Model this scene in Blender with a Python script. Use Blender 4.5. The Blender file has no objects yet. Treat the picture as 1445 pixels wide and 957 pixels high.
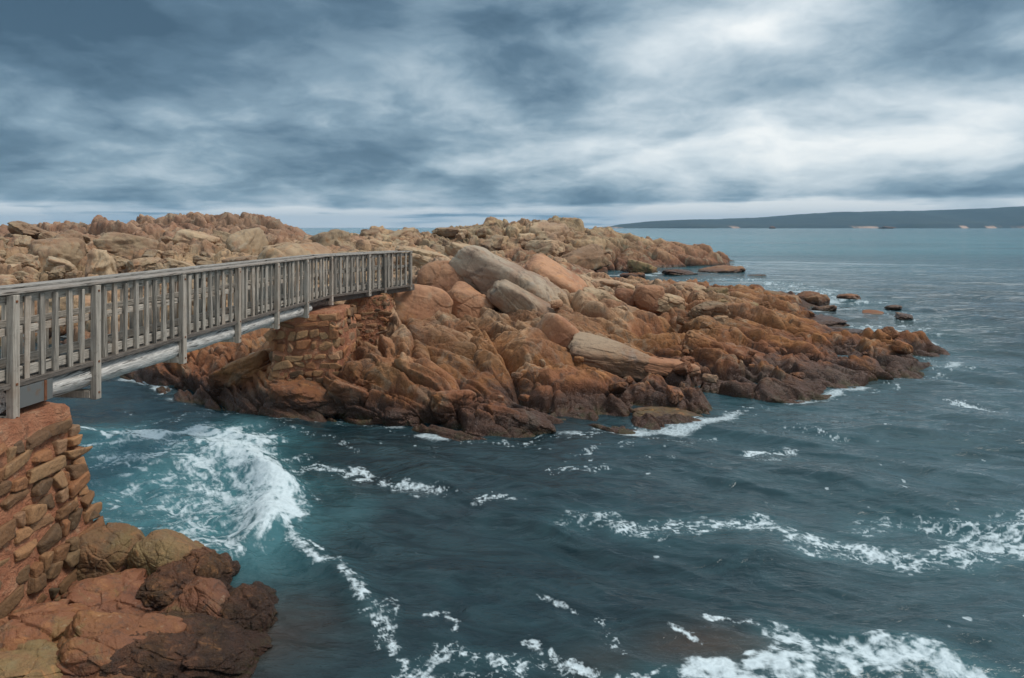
import bpy, math, random
import numpy as np
from mathutils import Vector, Matrix
rad = math.radians
# ---------------------------------------------------------------- basic set-up
sc = bpy.context.scene
COL = sc.collection
F, CX, HY, H = 963.3, 722.5, 321.0, 4.5      # lens in photo pixels, principal point, eye height over the sea


def P(px, py, d):
    """world point seen at photo pixel (px, py) at depth d"""
    return ((px - CX) / F * d, d, H - (py - HY) / F * d)


def Wp(px, py):
    """point of the sea surface under photo pixel"""
    d = H * F / (py - HY)
    return ((px - CX) / F * d, d)


cam = bpy.data.cameras.new('camera')
camo = bpy.data.objects.new('camera', cam)
COL.objects.link(camo)
camo.location = (0, 0, H)
camo.rotation_euler = (rad(90), 0, 0)
cam.lens, cam.sensor_width, cam.sensor_fit = 24, 36, 'HORIZONTAL'
cam.shift_y = -157.5 / 1445
cam.clip_start, cam.clip_end = 0.1, 60000
sc.camera = camo
sc.view_settings.view_transform = 'Standard'
sc.view_settings.look = 'None'
sc.view_settings.exposure = 0.55
sc.view_settings.gamma = 1
sc.cycles.use_denoising = True
sc.cycles.max_bounces = 6
sc.cycles.volume_bounces = 0
sc.cycles.caustics_reflective = False
sc.cycles.caustics_refractive = False

# ---------------------------------------------------------------- numpy noise
f4 = np.float32
u4 = np.uint32


def hsh(ix, iy, iz, seed):
    h = ix.astype(u4) * u4(374761393) + iy.astype(u4) * u4(668265263) + iz.astype(u4) * u4(2246822519) + u4((seed * 3266489917) & 0xffffffff)
    h = (h ^ (h >> u4(13))) * u4(1274126177)
    h = (h ^ (h >> u4(16))) * u4(2654435769)
    return h ^ (h >> u4(15))


def r01(h):
    return (h & u4(0xffffff)).astype(f4) * f4(1 / 16777216.0)


def chunks(n, c=120000):
    for i in range(0, n, c):
        yield slice(i, min(n, i + c))


def vnoise(p, seed=0):
    """smooth value noise -1..1, p (n,3)"""
    out = np.empty(len(p), f4)
    for s in chunks(len(p)):
        q = p[s]
        fl = np.floor(q)
        i = fl.astype(np.int64)
        w = (q - fl).astype(f4)
        w = w * w * w * (w * (w * 6 - 15) + 10)
        acc = 0
        for dx in (0, 1):
            wx = w[:, 0] if dx else 1 - w[:, 0]
            for dy in (0, 1):
                wy = w[:, 1] if dy else 1 - w[:, 1]
                for dz in (0, 1):
                    wz = w[:, 2] if dz else 1 - w[:, 2]
                    acc = acc + wx * wy * wz * r01(hsh(i[:, 0] + dx, i[:, 1] + dy, i[:, 2] + dz, seed))
        out[s] = acc * 2 - 1
    return out


ROT = np.array([[0.36, 0.48, -0.8], [-0.8, 0.6, 0.0], [0.48, 0.64, 0.6]], f4)


def fbm(p, octs=4, seed=0, gain=0.5, ridged=False):
    a, t, out = 1.0, 0.0, 0
    q = p.astype(f4)
    for k in range(octs):
        n = vnoise(q, seed + k)
        if ridged:
            n = 1 - 2 * np.abs(n)
        out = out + a * n
        t += a
        a *= gain
        q = (q @ ROT.T) * f4(2.03) + f4(3.7)
    return out / t


def voro(p, seed=0, jit=0.9):
    """nearest two cells: F1, F2, cell id 0..1, vector from the nearest centre"""
    n = len(p)
    F1 = np.empty(n, f4); F2 = np.empty(n, f4); ID = np.empty(n, f4); V = np.empty((n, 3), f4)
    for s in chunks(n, 60000):
        q = p[s].astype(f4)
        i = np.floor(q).astype(np.int64)
        m = len(q)
        f1 = np.full(m, 9, f4); f2 = np.full(m, 9, f4); idd = np.zeros(m, f4); vv = np.zeros((m, 3), f4)
        for dx in (-1, 0, 1):
            for dy in (-1, 0, 1):
                for dz in (-1, 0, 1):
                    cx, cy, cz = i[:, 0] + dx, i[:, 1] + dy, i[:, 2] + dz
                    h = hsh(cx, cy, cz, seed)
                    jx = (h & u4(1023)).astype(f4) * f4(jit / 1023) + cx
                    jy = ((h >> u4(10)) & u4(1023)).astype(f4) * f4(jit / 1023) + cy
                    jz = ((h >> u4(20)) & u4(1023)).astype(f4) * f4(jit / 1023) + cz
                    ex, ey, ez = q[:, 0] - jx.astype(f4), q[:, 1] - jy.astype(f4), q[:, 2] - jz.astype(f4)
                    d = ex * ex + ey * ey + ez * ez
                    b = d < f1
                    f2 = np.where(b, f1, np.minimum(f2, d))
                    f1 = np.where(b, d, f1)
                    idd = np.where(b, r01(h * u4(2654435761)), idd)
                    vv[:, 0] = np.where(b, ex, vv[:, 0]); vv[:, 1] = np.where(b, ey, vv[:, 1]); vv[:, 2] = np.where(b, ez, vv[:, 2])
        F1[s] = np.sqrt(f1); F2[s] = np.sqrt(f2); ID[s] = idd; V[s] = vv
    return F1, F2, ID, V


def sstep(a, b, x):
    t = np.clip((x - a) / (b - a), 0, 1)
    return t * t * (3 - 2 * t)


# ---------------------------------------------------------------- objects
def link_mesh(name, verts, faces, mat, parent=None, smooth=True, attrs=None):
    me = bpy.data.meshes.new(name)
    verts = np.asarray(verts, f4)
    if isinstance(faces, np.ndarray):
        nf, k = faces.shape
        me.vertices.add(len(verts))
        me.vertices.foreach_set('co', verts.ravel())
        me.loops.add(nf * k)
        me.loops.foreach_set('vertex_index', faces.astype(np.int32).ravel())
        me.polygons.add(nf)
        me.polygons.foreach_set('loop_start', np.arange(0, nf * k, k, dtype=np.int32))
        me.update(calc_edges=True)
    else:
        me.from_pydata([tuple(map(float, v)) for v in verts], [], faces)
        me.update()
    if smooth:
        me.polygons.foreach_set('use_smooth', np.ones(len(me.polygons), bool))
    for k, v in (attrs or {}).items():
        a = me.attributes.new(k, 'FLOAT', 'POINT')
        a.data.foreach_set('value', np.asarray(v, f4))
    me.materials.append(mat)
    o = bpy.data.objects.new(name, me)
    COL.objects.link(o)
    if parent is not None:
        o.parent = parent
    return o


def empty(name, loc=(0, 0, 0)):
    o = bpy.data.objects.new(name, None)
    o.location = loc
    COL.objects.link(o)
    return o


def tag(o, label=None, cat=None, group=None, kind=None):
    if label: o['label'] = label
    if cat: o['category'] = cat
    if group: o['group'] = group
    if kind: o['kind'] = kind
    return o


def grid_faces(nr, nc, keep=None):
    i = np.arange(nr * nc, dtype=np.int32).reshape(nr, nc)
    q = np.stack([i[:-1, :-1], i[:-1, 1:], i[1:, 1:], i[1:, :-1]], -1).reshape(-1, 4)
    if keep is not None:
        q = q[keep[q].any(1)]
    return q


# ---------------------------------------------------------------- node helper
class G:
    def __init__(s, tree):
        s.t = tree
        tree.nodes.clear()

    def n(s, typ, **kw):
        nd = s.t.nodes.new(typ)
        for k, v in kw.items():
            if k.startswith('_'):
                setattr(nd, k[1:], v)
        return nd

    def put(s, sock, v):
        if hasattr(v, 'is_linked'):
            s.t.links.new(v, sock)
        elif isinstance(v, (tuple, list)):
            n = len(sock.default_value)
            v = tuple(v)
            sock.default_value = v if len(v) == n else (v + (1.0,))[:n]
        else:
            sock.default_value = v

    def m(s, op, a, b=0.0, c=None, clamp=False):
        nd = s.n('ShaderNodeMath', _operation=op, _use_clamp=clamp)
        s.put(nd.inputs[0], a); s.put(nd.inputs[1], b)
        if c is not None: s.put(nd.inputs[2], c)
        return nd.outputs[0]

    def vm(s, op, a, b=(0, 0, 0)):
        nd = s.n('ShaderNodeVectorMath', _operation=op)
        s.put(nd.inputs[0], a); s.put(nd.inputs[1], b)
        return nd.outputs[0]

    def noise(s, vec, scale, detail=4, rough=0.5, dist=0.0, col=False):
        nd = s.n('ShaderNodeTexNoise')
        s.put(nd.inputs['Vector'], vec)
        nd.inputs['Scale'].default_value = scale
        nd.inputs['Detail'].default_value = detail
        nd.inputs['Roughness'].default_value = rough
        nd.inputs['Distortion'].default_value = dist
        return nd.outputs['Color' if col else 'Fac']

    def voro(s, vec, scale, feature='F1', out='Distance'):
        nd = s.n('ShaderNodeTexVoronoi', _feature=feature)
        s.put(nd.inputs['Vector'], vec)
        nd.inputs['Scale'].default_value = scale
        return nd.outputs[out]

    def ss(s, x, a, b):
        nd = s.n('ShaderNodeMapRange', _interpolation_type='SMOOTHSTEP')
        s.put(nd.inputs['Value'], x)
        s.put(nd.inputs['From Min'], a); s.put(nd.inputs['From Max'], b)
        nd.inputs['To Min'].default_value = 0; nd.inputs['To Max'].default_value = 1
        return nd.outputs[0]

    def mix(s, f, a, b, blend='MIX'):
        nd = s.n('ShaderNodeMix', _data_type='RGBA', _blend_type=blend)
        s.put(nd.inputs[0], f); s.put(nd.inputs[6], a); s.put(nd.inputs[7], b)
        return nd.outputs[2]

    def attr(s, name, out='Fac'):
        nd = s.n('ShaderNodeAttribute', _attribute_name=name)
        return nd.outputs[out]

    def ramp(s, f, stops):
        nd = s.n('ShaderNodeValToRGB')
        s.put(nd.inputs[0], f)
        cr = nd.color_ramp
        while len(cr.elements) > 1: cr.elements.remove(cr.elements[-1])
        for k, (p, c) in enumerate(stops):
            e = cr.elements[0] if k == 0 else cr.elements.new(p)
            e.position = p
            e.color = tuple(c) + (1,)
        return nd.outputs[0]

    def bump(s, h, strength, dist, normal=None):
        nd = s.n('ShaderNodeBump')
        nd.inputs['Strength'].default_value = strength
        nd.inputs['Distance'].default_value = dist
        s.put(nd.inputs['Height'], h)
        if normal is not None: s.put(nd.inputs['Normal'], normal)
        return nd.outputs[0]

    def principled(s, **kw):
        nd = s.n('ShaderNodeBsdfPrincipled')
        for k, v in kw.items():
            s.put(nd.inputs[k.replace('_', ' ')], v)
        return nd

    def pos(s):
        g = s.n('ShaderNodeNewGeometry')
        return g.outputs['Position']

    def sep(s, v):
        nd = s.n('ShaderNodeSeparateXYZ')
        s.put(nd.inputs[0], v)
        return nd.outputs

    def comb(s, x, y, z):
        nd = s.n('ShaderNodeCombineXYZ')
        s.put(nd.inputs[0], x); s.put(nd.inputs[1], y); s.put(nd.inputs[2], z)
        return nd.outputs[0]

    def out(s, shader):
        o = s.n('ShaderNodeOutputMaterial')
        s.t.links.new(shader, o.inputs['Surface'])


def material(name):
    m = bpy.data.materials.new(name)
    m.use_nodes = True
    return m, G(m.node_tree)


def lin(*c):
    return tuple(((v / 255 + 0.055) / 1.055) ** 2.4 if v > 10 else v / 255 / 12.92 for v in c)


# rock: mineral colour patches, height zonation of the shore, tide stain, fine relief
def rock_mat(name, low, mid, high, grey, wet=0.3, zlo=0.3, zhi=2.2, stain=0.5, bump=1.0, speck=0.6, obj=False, sc_=1.0, greyamt=1.0, hue=False, tide=True, patch=0.6, crackmix=0.05, damp=0.0):
    m, g = material(name)
    p = g.pos()
    if obj:
        tc = g.n('ShaderNodeTexCoord')
        info = g.n('ShaderNodeObjectInfo')
        v = g.vm('ADD', tc.outputs['Object'], g.vm('MULTIPLY', g.comb(info.outputs['Random'], info.outputs['Random'], info.outputs['Random']), (37, 91, 53)))
    else:
        v = p
    z = g.sep(p)[2]
    n1 = g.noise(v, 0.55 * sc_, 5, 0.6, 0.6)
    n2 = g.noise(v, 1.9 * sc_, 6, 0.62, 1.0)
    n3 = g.noise(v, 9 * sc_, 6, 0.65)
    n4 = g.noise(v, 38 * sc_, 4, 0.6)
    n5 = g.noise(g.vm('ADD', v, (31, 7, 13)), 1.1 * sc_, 5, 0.65, 0.8)
    tone = g.attr('tone')
    zz = g.m('ADD', z, g.m('MULTIPLY', g.m('SUBTRACT', n1, 0.5), 1.6))
    c = g.mix(g.ss(zz, zlo, zlo + 0.9), low, mid)
    c = g.mix(g.m('MULTIPLY', g.ss(g.m('ADD', zz, g.m('MULTIPLY', g.m('SUBTRACT', n2, 0.5), 1.5)), zhi - 0.9, zhi + 0.9), 0.85), c, high)
    c = g.mix(g.m('MULTIPLY', g.ss(n5, 0.52, 0.66), patch * greyamt), c, grey)
    # ochre and iron-red patches
    c = g.mix(g.m('MULTIPLY', g.ss(n2, 0.54, 0.72), 0.55), c, (0.40, 0.185, 0.07))
    c = g.mix(g.m('MULTIPLY', g.ss(n1, 0.56, 0.42), 0.45), c, (0.20, 0.085, 0.05))
    # every block its own tone
    tv = g.m('ADD', 0.5, g.m('MULTIPLY', tone, 1.0))
    c = g.mix(1.0, c, g.comb(tv, tv, tv), 'MULTIPLY')
    if hue:
        c = g.mix(.72, c, g.ramp(tone, [(0.0, (0.10, 0.068, 0.042)), (.22, (0.21, 0.11, 0.052)), (.42, (0.36, 0.145, 0.06)), (.62, (0.29, 0.18, 0.09)), (.82, (0.40, 0.20, 0.09)), (1.0, (0.16, 0.12, 0.085))]))
        c = g.mix(g.m('MULTIPLY', g.ss(g.m('ADD', z, g.m('MULTIPLY', n1, 1.2)), 1.9, .7), .6), c, (0.06, 0.046, 0.022))
    # dark lichen and mineral stains
    st = g.ss(g.noise(g.vm('MULTIPLY', v, (1, 1, 0.45)), 2.6 * sc_, 8, 0.74, 0.8), 0.50, 0.66)
    c = g.mix(g.m('MULTIPLY', st, stain), c, (0.055, 0.043, 0.035))
    c = g.mix(g.m('MULTIPLY', g.ss(g.noise(v, 6 * sc_, 5, 0.7), 0.60, 0.70), 0.35), c, (0.38, 0.30, 0.20))
    # grain of the stone
    gr = g.m('ADD', 0.72, g.m('MULTIPLY', g.m('ADD', n3, g.m('MULTIPLY', n4, speck)), 0.42))
    c = g.mix(1.0, c, g.comb(gr, gr, gr), 'MULTIPLY')
    zt = g.m('ADD', z, g.m('MULTIPLY', g.m('SUBTRACT', n2, 0.5), 0.7))
    if tide:
        wf = g.ss(zt, wet + 0.28, wet - 0.06)
        c = g.mix(g.m('MULTIPLY', wf, 0.78), c, (0.036, 0.019, 0.013))
        al = g.m('MULTIPLY', g.ss(zt, 0.22, 0.05), g.ss(n2, 0.47, 0.6))
        c = g.mix(g.m('MULTIPLY', al, 0.6), c, (0.05, 0.052, 0.016))
        cor = g.m('MULTIPLY', g.m('MULTIPLY', wf, g.ss(n4, 0.58, 0.66)), 0.6)
        c = g.mix(cor, c, (0.30, 0.19, 0.16))
        ro = g.m('SUBTRACT', g.m('ADD', 0.72 - damp, g.m('MULTIPLY', n3, 0.25)), g.m('MULTIPLY', wf, 0.42 - damp))
    else:
        ro = g.m('ADD', 0.7, g.m('MULTIPLY', n3, 0.2))
    ck = g.voro(g.vm('ADD', v, g.vm('MULTIPLY', g.noise(v, 1.5 * sc_, 3, 0.5, 0, True), (0.8, 0.8, 0.8))), 1.7 * sc_, 'DISTANCE_TO_EDGE')
    crack = g.ss(ck, 0.0, 0.05)
    hgt = g.m('ADD', g.m('MULTIPLY', n3, 0.42), g.m('ADD', g.m('MULTIPLY', n4, 0.16), g.m('ADD', g.m('MULTIPLY', n2, 0.9), g.m('MULTIPLY', crack, crackmix))))
    nb = g.bump(hgt, 0.7 * bump, 0.10 / sc_ ** 0.5)
    b = g.principled(Base_Color=c, Roughness=ro, Normal=nb)
    b.inputs['Specular IOR Level'].default_value = 0.35
    g.out(b.outputs[0])
    return m


M_ISL = rock_mat('island_rock', (0.185, 0.066, 0.024), (0.27, 0.120, 0.045), (0.43, 0.31, 0.205), (0.32, 0.265, 0.19), wet=0.34, zlo=0.25, zhi=1.7, stain=0.66, patch=.5, bump=1.5)
M_HILL = rock_mat('hill_rock', (0.19, 0.105, 0.055), (0.35, 0.235, 0.135), (0.29, 0.175, 0.115), (0.33, 0.275, 0.195), wet=-0.1, zlo=0.3, zhi=3.4, stain=0.75, sc_=0.6, bump=1.4)
M_OUT = rock_mat('outcrop_rock', (0.19, 0.09, 0.052), (0.28, 0.16, 0.09), (0.34, 0.245, 0.145), (0.30, 0.275, 0.19), wet=0.1, zlo=0.6, zhi=2.6, sc_=0.5, stain=0.55, bump=1.4)
M_BLD = rock_mat('boulder_tan', (0.19, 0.09, 0.045), (0.30, 0.19, 0.105), (0.36, 0.265, 0.17), (0.31, 0.265, 0.195), wet=0.12, zlo=0.2, zhi=1.6, obj=True, stain=0.4, sc_=1.2)
M_SMOOTH = rock_mat('boulder_red', (0.22, 0.095, 0.05), (0.31, 0.15, 0.08), (0.37, 0.205, 0.12), (0.34, 0.25, 0.17), wet=-0.3, zlo=0.2, zhi=2.2, obj=True, stain=0.3, bump=0.55, sc_=0.9, crackmix=0.08)
M_SLAB = rock_mat('boulder_grey', (0.28, 0.17, 0.10), (0.36, 0.26, 0.175), (0.38, 0.31, 0.235), (0.30, 0.27, 0.225), wet=-0.5, zlo=0.6, zhi=2.4, obj=True, stain=0.55, bump=0.7, sc_=0.8, crackmix=0.1)
M_OLIVE = rock_mat('boulder_olive', (0.13, 0.085, 0.035), (0.19, 0.13, 0.06), (0.21, 0.15, 0.08), (0.16, 0.13, 0.07), wet=0.0, zlo=0.0, zhi=1.2, obj=True, stain=0.45, sc_=2.2)
M_FORE = rock_mat('fore_rock', (0.14, 0.046, 0.021), (0.20, 0.074, 0.032), (0.23, 0.11, 0.048), (0.17, 0.115, 0.045), wet=0.06, zlo=-0.1, zhi=0.7, stain=0.5, sc_=1.9, damp=.25)
M_FBLD = rock_mat('fore_boulder', (0.14, 0.046, 0.021), (0.205, 0.076, 0.032), (0.24, 0.115, 0.048), (0.18, 0.12, 0.045), wet=0.10, zlo=-0.1, zhi=0.6, stain=0.6, obj=True, sc_=1.9, damp=.25, patch=.8)
M_WEED = rock_mat('weedy_rock', (0.075, 0.036, 0.016), (0.105, 0.052, 0.022), (0.16, 0.075, 0.03), (0.09, 0.06, 0.028), wet=0.2, zlo=0.0, zhi=0.9, stain=0.6, obj=True, sc_=3.8, bump=2.2, speck=1.6, damp=.3)
M_STONE = rock_mat('pier_stone', (0.24, 0.13, 0.065), (0.33, 0.17, 0.085), (0.36, 0.19, 0.10), (0.22, 0.175, 0.11), wet=-3, zlo=0.5, zhi=2, stain=0.45, sc_=2.6, tide=False, patch=0.4, hue=True)


def mortar_mat():
    m, g = material('mortar')
    v = g.pos()
    n = g.noise(v, 2.2, 6, 0.65, 0.5)
    n3 = g.noise(v, 14, 6, 0.7)
    c = g.ramp(n, [(0.3, (0.30, 0.105, 0.05)), (0.5, (0.46, 0.185, 0.095)), (0.7, (0.56, 0.27, 0.15))])
    c = g.mix(g.m('MULTIPLY', g.ss(n3, 0.55, 0.7), 0.5), c, (0.20, 0.09, 0.05))
    n5 = g.noise(v, 5, 5, .7, .5)
    c = g.mix(g.m('MULTIPLY', g.ss(n5, .52, .68), .55), c, (0.62, 0.40, 0.25))
    c = g.mix(g.m('MULTIPLY', g.ss(g.noise(g.vm('ADD', v, (5, 9, 2)), 3.5, 6, .7), .55, .68), .6), c, (0.16, 0.085, 0.05))
    b = g.principled(Base_Color=c, Roughness=0.85, Normal=g.bump(g.m('ADD', n3, g.m('ADD', n, g.m('MULTIPLY', n5, 1.5))), 1.0, 0.08))
    g.out(b.outputs[0])
    return m


M_MORT = mortar_mat()


def wood_mat(name, base, var=0.35, warm=0.25, rings=False):
    m, g = material(name)
    tc = g.n('ShaderNodeTexCoord').outputs['Object']
    info = g.n('ShaderNodeObjectInfo').outputs['Random']
    att = g.attr('tone')
    v = g.vm('ADD', tc, g.comb(g.m('MULTIPLY', att, 17), g.m('MULTIPLY', att, 31), g.m('MULTIPLY', info, 47)))
    # the grain runs along the member: attribute gives the axis (0 upright, 1 along the bridge)
    ax = g.attr('axis')
    vs = g.vm('MULTIPLY', v, (60, 60, 2.2))
    vh = g.vm('MULTIPLY', v, (60, 1.6, 60))
    mixv = g.n('ShaderNodeMix', _data_type='VECTOR')
    g.put(mixv.inputs[0], ax); g.put(mixv.inputs[4], vs); g.put(mixv.inputs[5], vh)
    gr = g.noise(mixv.outputs[1], 1.0, 5, 0.65)
    big = g.noise(v, 2.5, 4, 0.6)
    t = g.m('ADD', g.m('ADD', 0.48, g.m('MULTIPLY', g.ss(gr, .25, .75), 0.80)), g.m('MULTIPLY', g.m('SUBTRACT', att, 0.5), var))
    c = g.mix(1.0, base, g.comb(t, t, t), 'MULTIPLY')
    c = g.mix(g.m('MULTIPLY', g.ss(g.m('ADD', g.m('MULTIPLY', big, 0.6), g.m('MULTIPLY', att, 0.45)), 0.55, 0.8), warm), c, (0.21, 0.13, 0.08))
    c = g.mix(g.m('MULTIPLY', g.ss(g.noise(v, 7, 5, 0.7), 0.56, 0.72), 0.4), c, (0.09, 0.085, 0.08))
    sv = g.n('ShaderNodeMix', _data_type='VECTOR')
    g.put(sv.inputs[0], ax); g.put(sv.inputs[4], g.vm('MULTIPLY', v, (26, 26, .9))); g.put(sv.inputs[5], g.vm('MULTIPLY', v, (26, .8, 26)))
    chk = g.ss(g.noise(sv.outputs[1], 1.0, 3, 0.5), .63, .70)
    c = g.mix(g.m('MULTIPLY', chk, .75), c, (0.035, 0.03, 0.027))
    gr = g.m('SUBTRACT', gr, chk)
    b = g.principled(Base_Color=c, Roughness=0.8, Normal=g.bump(g.m('ADD', gr, g.m('MULTIPLY', big, 0.5)), 0.9, 0.016))
    b.inputs['Specular IOR Level'].default_value = 0.2
    g.out(b.outputs[0])
    return m


M_WOOD = wood_mat('weathered_timber', (0.42, 0.375, 0.32), warm=.5, var=.75)
M_CAP = wood_mat('handrail_timber', (0.38, 0.35, 0.315), warm=0.3, var=.1)
M_LOG = wood_mat('bleached_log', (0.62, 0.59, 0.55), warm=0.1, var=.1)
M_DECK = wood_mat('deck_timber', (0.17, 0.145, 0.125))
m, g = material('galvanised_plate')
nn = g.noise(g.pos(), 7, 5, 0.6)
g.out(g.principled(Base_Color=g.mix(g.ss(nn, 0.55, 0.7), (0.17, 0.175, 0.17), (0.2, 0.12, 0.07)), Roughness=0.55, Metallic=0.3).outputs[0])
M_STEEL = m
m, g = material('rusty_iron')
nn = g.noise(g.pos(), 30, 5, 0.6)
g.out(g.principled(Base_Color=g.mix(nn, (0.10, 0.035, 0.015), (0.24, 0.09, 0.035)), Roughness=0.85).outputs[0])
M_RUST = m


# ---------------------------------------------------------------- terrain
def rbf(ctrl):
    """smooth surface through control points (px, py, depth) or (px, depth, 'z', z)"""
    U, Z = [], []
    for c in ctrl:
        if len(c) == 3:
            x, d, z = P(*c)
            a = (c[0] - CX) / F
        else:
            a = (c[0] - CX) / F; d = c[1]; z = c[3]
        U.append((a, math.log(d))); Z.append(z)
    U = np.array(U); Z = np.array(Z)
    D = np.sqrt(((U[:, None] - U[None]) ** 2).sum(-1) + 0.03 ** 2)
    n = len(U)
    A = np.zeros((n + 3, n + 3))
    A[:n, :n] = -D + np.eye(n) * 0.004
    A[:n, n] = 1; A[:n, n + 1:] = U
    A[n, :n] = 1; A[n + 1:, :n] = U.T
    s = np.linalg.solve(A, np.concatenate([Z, np.zeros(3)]))
    w, c = s[:n].astype(f4), s[n:]

    def ev(a, l):
        out = (c[0] + c[1] * a + c[2] * l).astype(f4)
        for k in range(n):
            out -= w[k] * np.sqrt((a - f4(U[k, 0])) ** 2 + (l - f4(U[k, 1])) ** 2 + f4(0.0009))
        return out
    return ev


ISLAND_EV = None


def frame(strike, dip, lean=0.0):
    """rotation: rows are the axes of the jointing (long, middle, thin)"""
    M = Matrix.Rotation(rad(strike), 3, 'Z') @ Matrix.Rotation(rad(dip), 3, 'Y') @ Matrix.Rotation(rad(lean), 3, 'X')
    return np.array(M.transposed(), f4)


def blocks(p, R, size, seed, crack=0.22, step=0.25, tilt=0.35, depth=1.0):
    """jointed bedrock: displacement of blocks parted by worn cracks, and a tone per block"""
    q = (p @ R.T) / np.array(size, f4)
    F1, F2, ID, V = voro(q, seed)
    e = F2 - F1
    r1 = (ID * 7.13) % 1 - 0.5; r2 = (ID * 13.7) % 1 - 0.5; r3 = (ID * 29.3) % 1 - 0.5
    pillow = 1 - depth * np.exp(-e / crack)
    h = pillow + step * 2 * (ID - 0.5) + tilt * 2 * (r1 * V[:, 0] + r2 * V[:, 1] + r3 * V[:, 2])
    return h.astype(f4), ID


def terrain(name, ctrl, px0, px1, dpx, d0, d1, dl, mat, layers, cut=-0.35, warp=(0.35, 0.9), fine=0.05, zmask=0.5, post=None, lam=0.09, ledge=((.55, .75), (.19, .7))):
    ev = rbf(ctrl)
    a = np.arange(px0, px1, dpx, dtype=np.float64)
    a = ((a - CX) / F).astype(f4)
    l = np.arange(math.log(d0), math.log(d1), dl).astype(f4)
    A, L = np.meshgrid(a, l)
    D = np.exp(L)
    Z = ev(A, L)
    B = np.stack([A * D, D, Z], -1)
    du = np.gradient(B, axis=1); dv = np.gradient(B, axis=0)
    N = np.cross(du, dv)
    N /= np.linalg.norm(N, axis=-1, keepdims=True) + 1e-9
    nr, nc = Z.shape
    B = B.reshape(-1, 3).astype(f4); N = N.reshape(-1, 3).astype(f4)
    keep = B[:, 2] > -1.1
    idx = np.nonzero(keep)[0]
    p = B[idx]
    ws, wa = warp
    wv = np.stack([vnoise(p * f4(ws), 11), vnoise(p * f4(ws), 12), vnoise(p * f4(ws), 13)], -1) * f4(wa)
    wv += np.stack([vnoise(p * f4(ws * 4), 14), vnoise(p * f4(ws * 4), 15), vnoise(p * f4(ws * 4), 16)], -1) * f4(wa * 0.16)
    pw = p + wv
    disp = np.zeros(len(p), f4); tone = np.zeros(len(p), f4); tw = 0
    for li, (amp, size, R, seed, crack, step, tilt, tonew) in enumerate(layers):
        h, ID = blocks(pw, R, size, seed, crack, step, tilt, 1.9 if li == 0 else 1.5)
        disp += f4(amp) * (h - f4(0.86))
        if li == 0:
            off_ = ID.copy()
        tone += f4(tonew) * ID; tw += tonew
    disp += f4(fine) * fbm(p * f4(2.2), 5, 51, 0.55)
    disp += f4(fine * 0.9) * fbm(pw * f4(1.1), 4, 61, 0.5, True)
    vert = np.zeros(len(p), f4)
    for k, (s_, am) in enumerate(ledge):
        nb_ = np.array([.30 + .05 * k, .10, 1.0], f4)
        t = (p + .5 * wv) @ nb_ / f4(s_) + .55 * vnoise(p * f4(.35 / s_), 70 + k) + off_ * f4(2.0) + k * .4
        f = t - np.floor(t)
        g_ = sstep(.62, .97, f)
        vert += f4(am * s_) * (g_ - f)
    ql = (pw @ layers[-1][2].T) * np.array([.22, 1.1, 3.4], f4)
    disp += f4(lam) * fbm(ql, 5, 66, .58, True)
    mk = 0.35 + 0.65 * sstep(-zmask, zmask, p[:, 2])
    disp *= mk
    nn = N[idx].copy()
    nn[:, 2] += 0.35
    nn /= np.linalg.norm(nn, axis=1, keepdims=True)
    q = p + nn * disp[:, None]
    q[:, 2] += vert * mk
    if post is not None:
        q = post(q)
    B[idx] = q
    T = np.full(len(B), 0.5, f4)
    T[idx] = tone / max(tw, 1e-6)
    kp = keep & (B[:, 2] > cut)
    faces = grid_faces(nr, nc, kp)
    used = np.zeros(len(B), bool); used[faces.ravel()] = True
    mp = np.cumsum(used) - 1
    o = link_mesh(name, B[used], mp[faces].astype(np.int32), mat, attrs={'tone': T[used]})
    tag(o, kind='structure')
    return o


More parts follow.
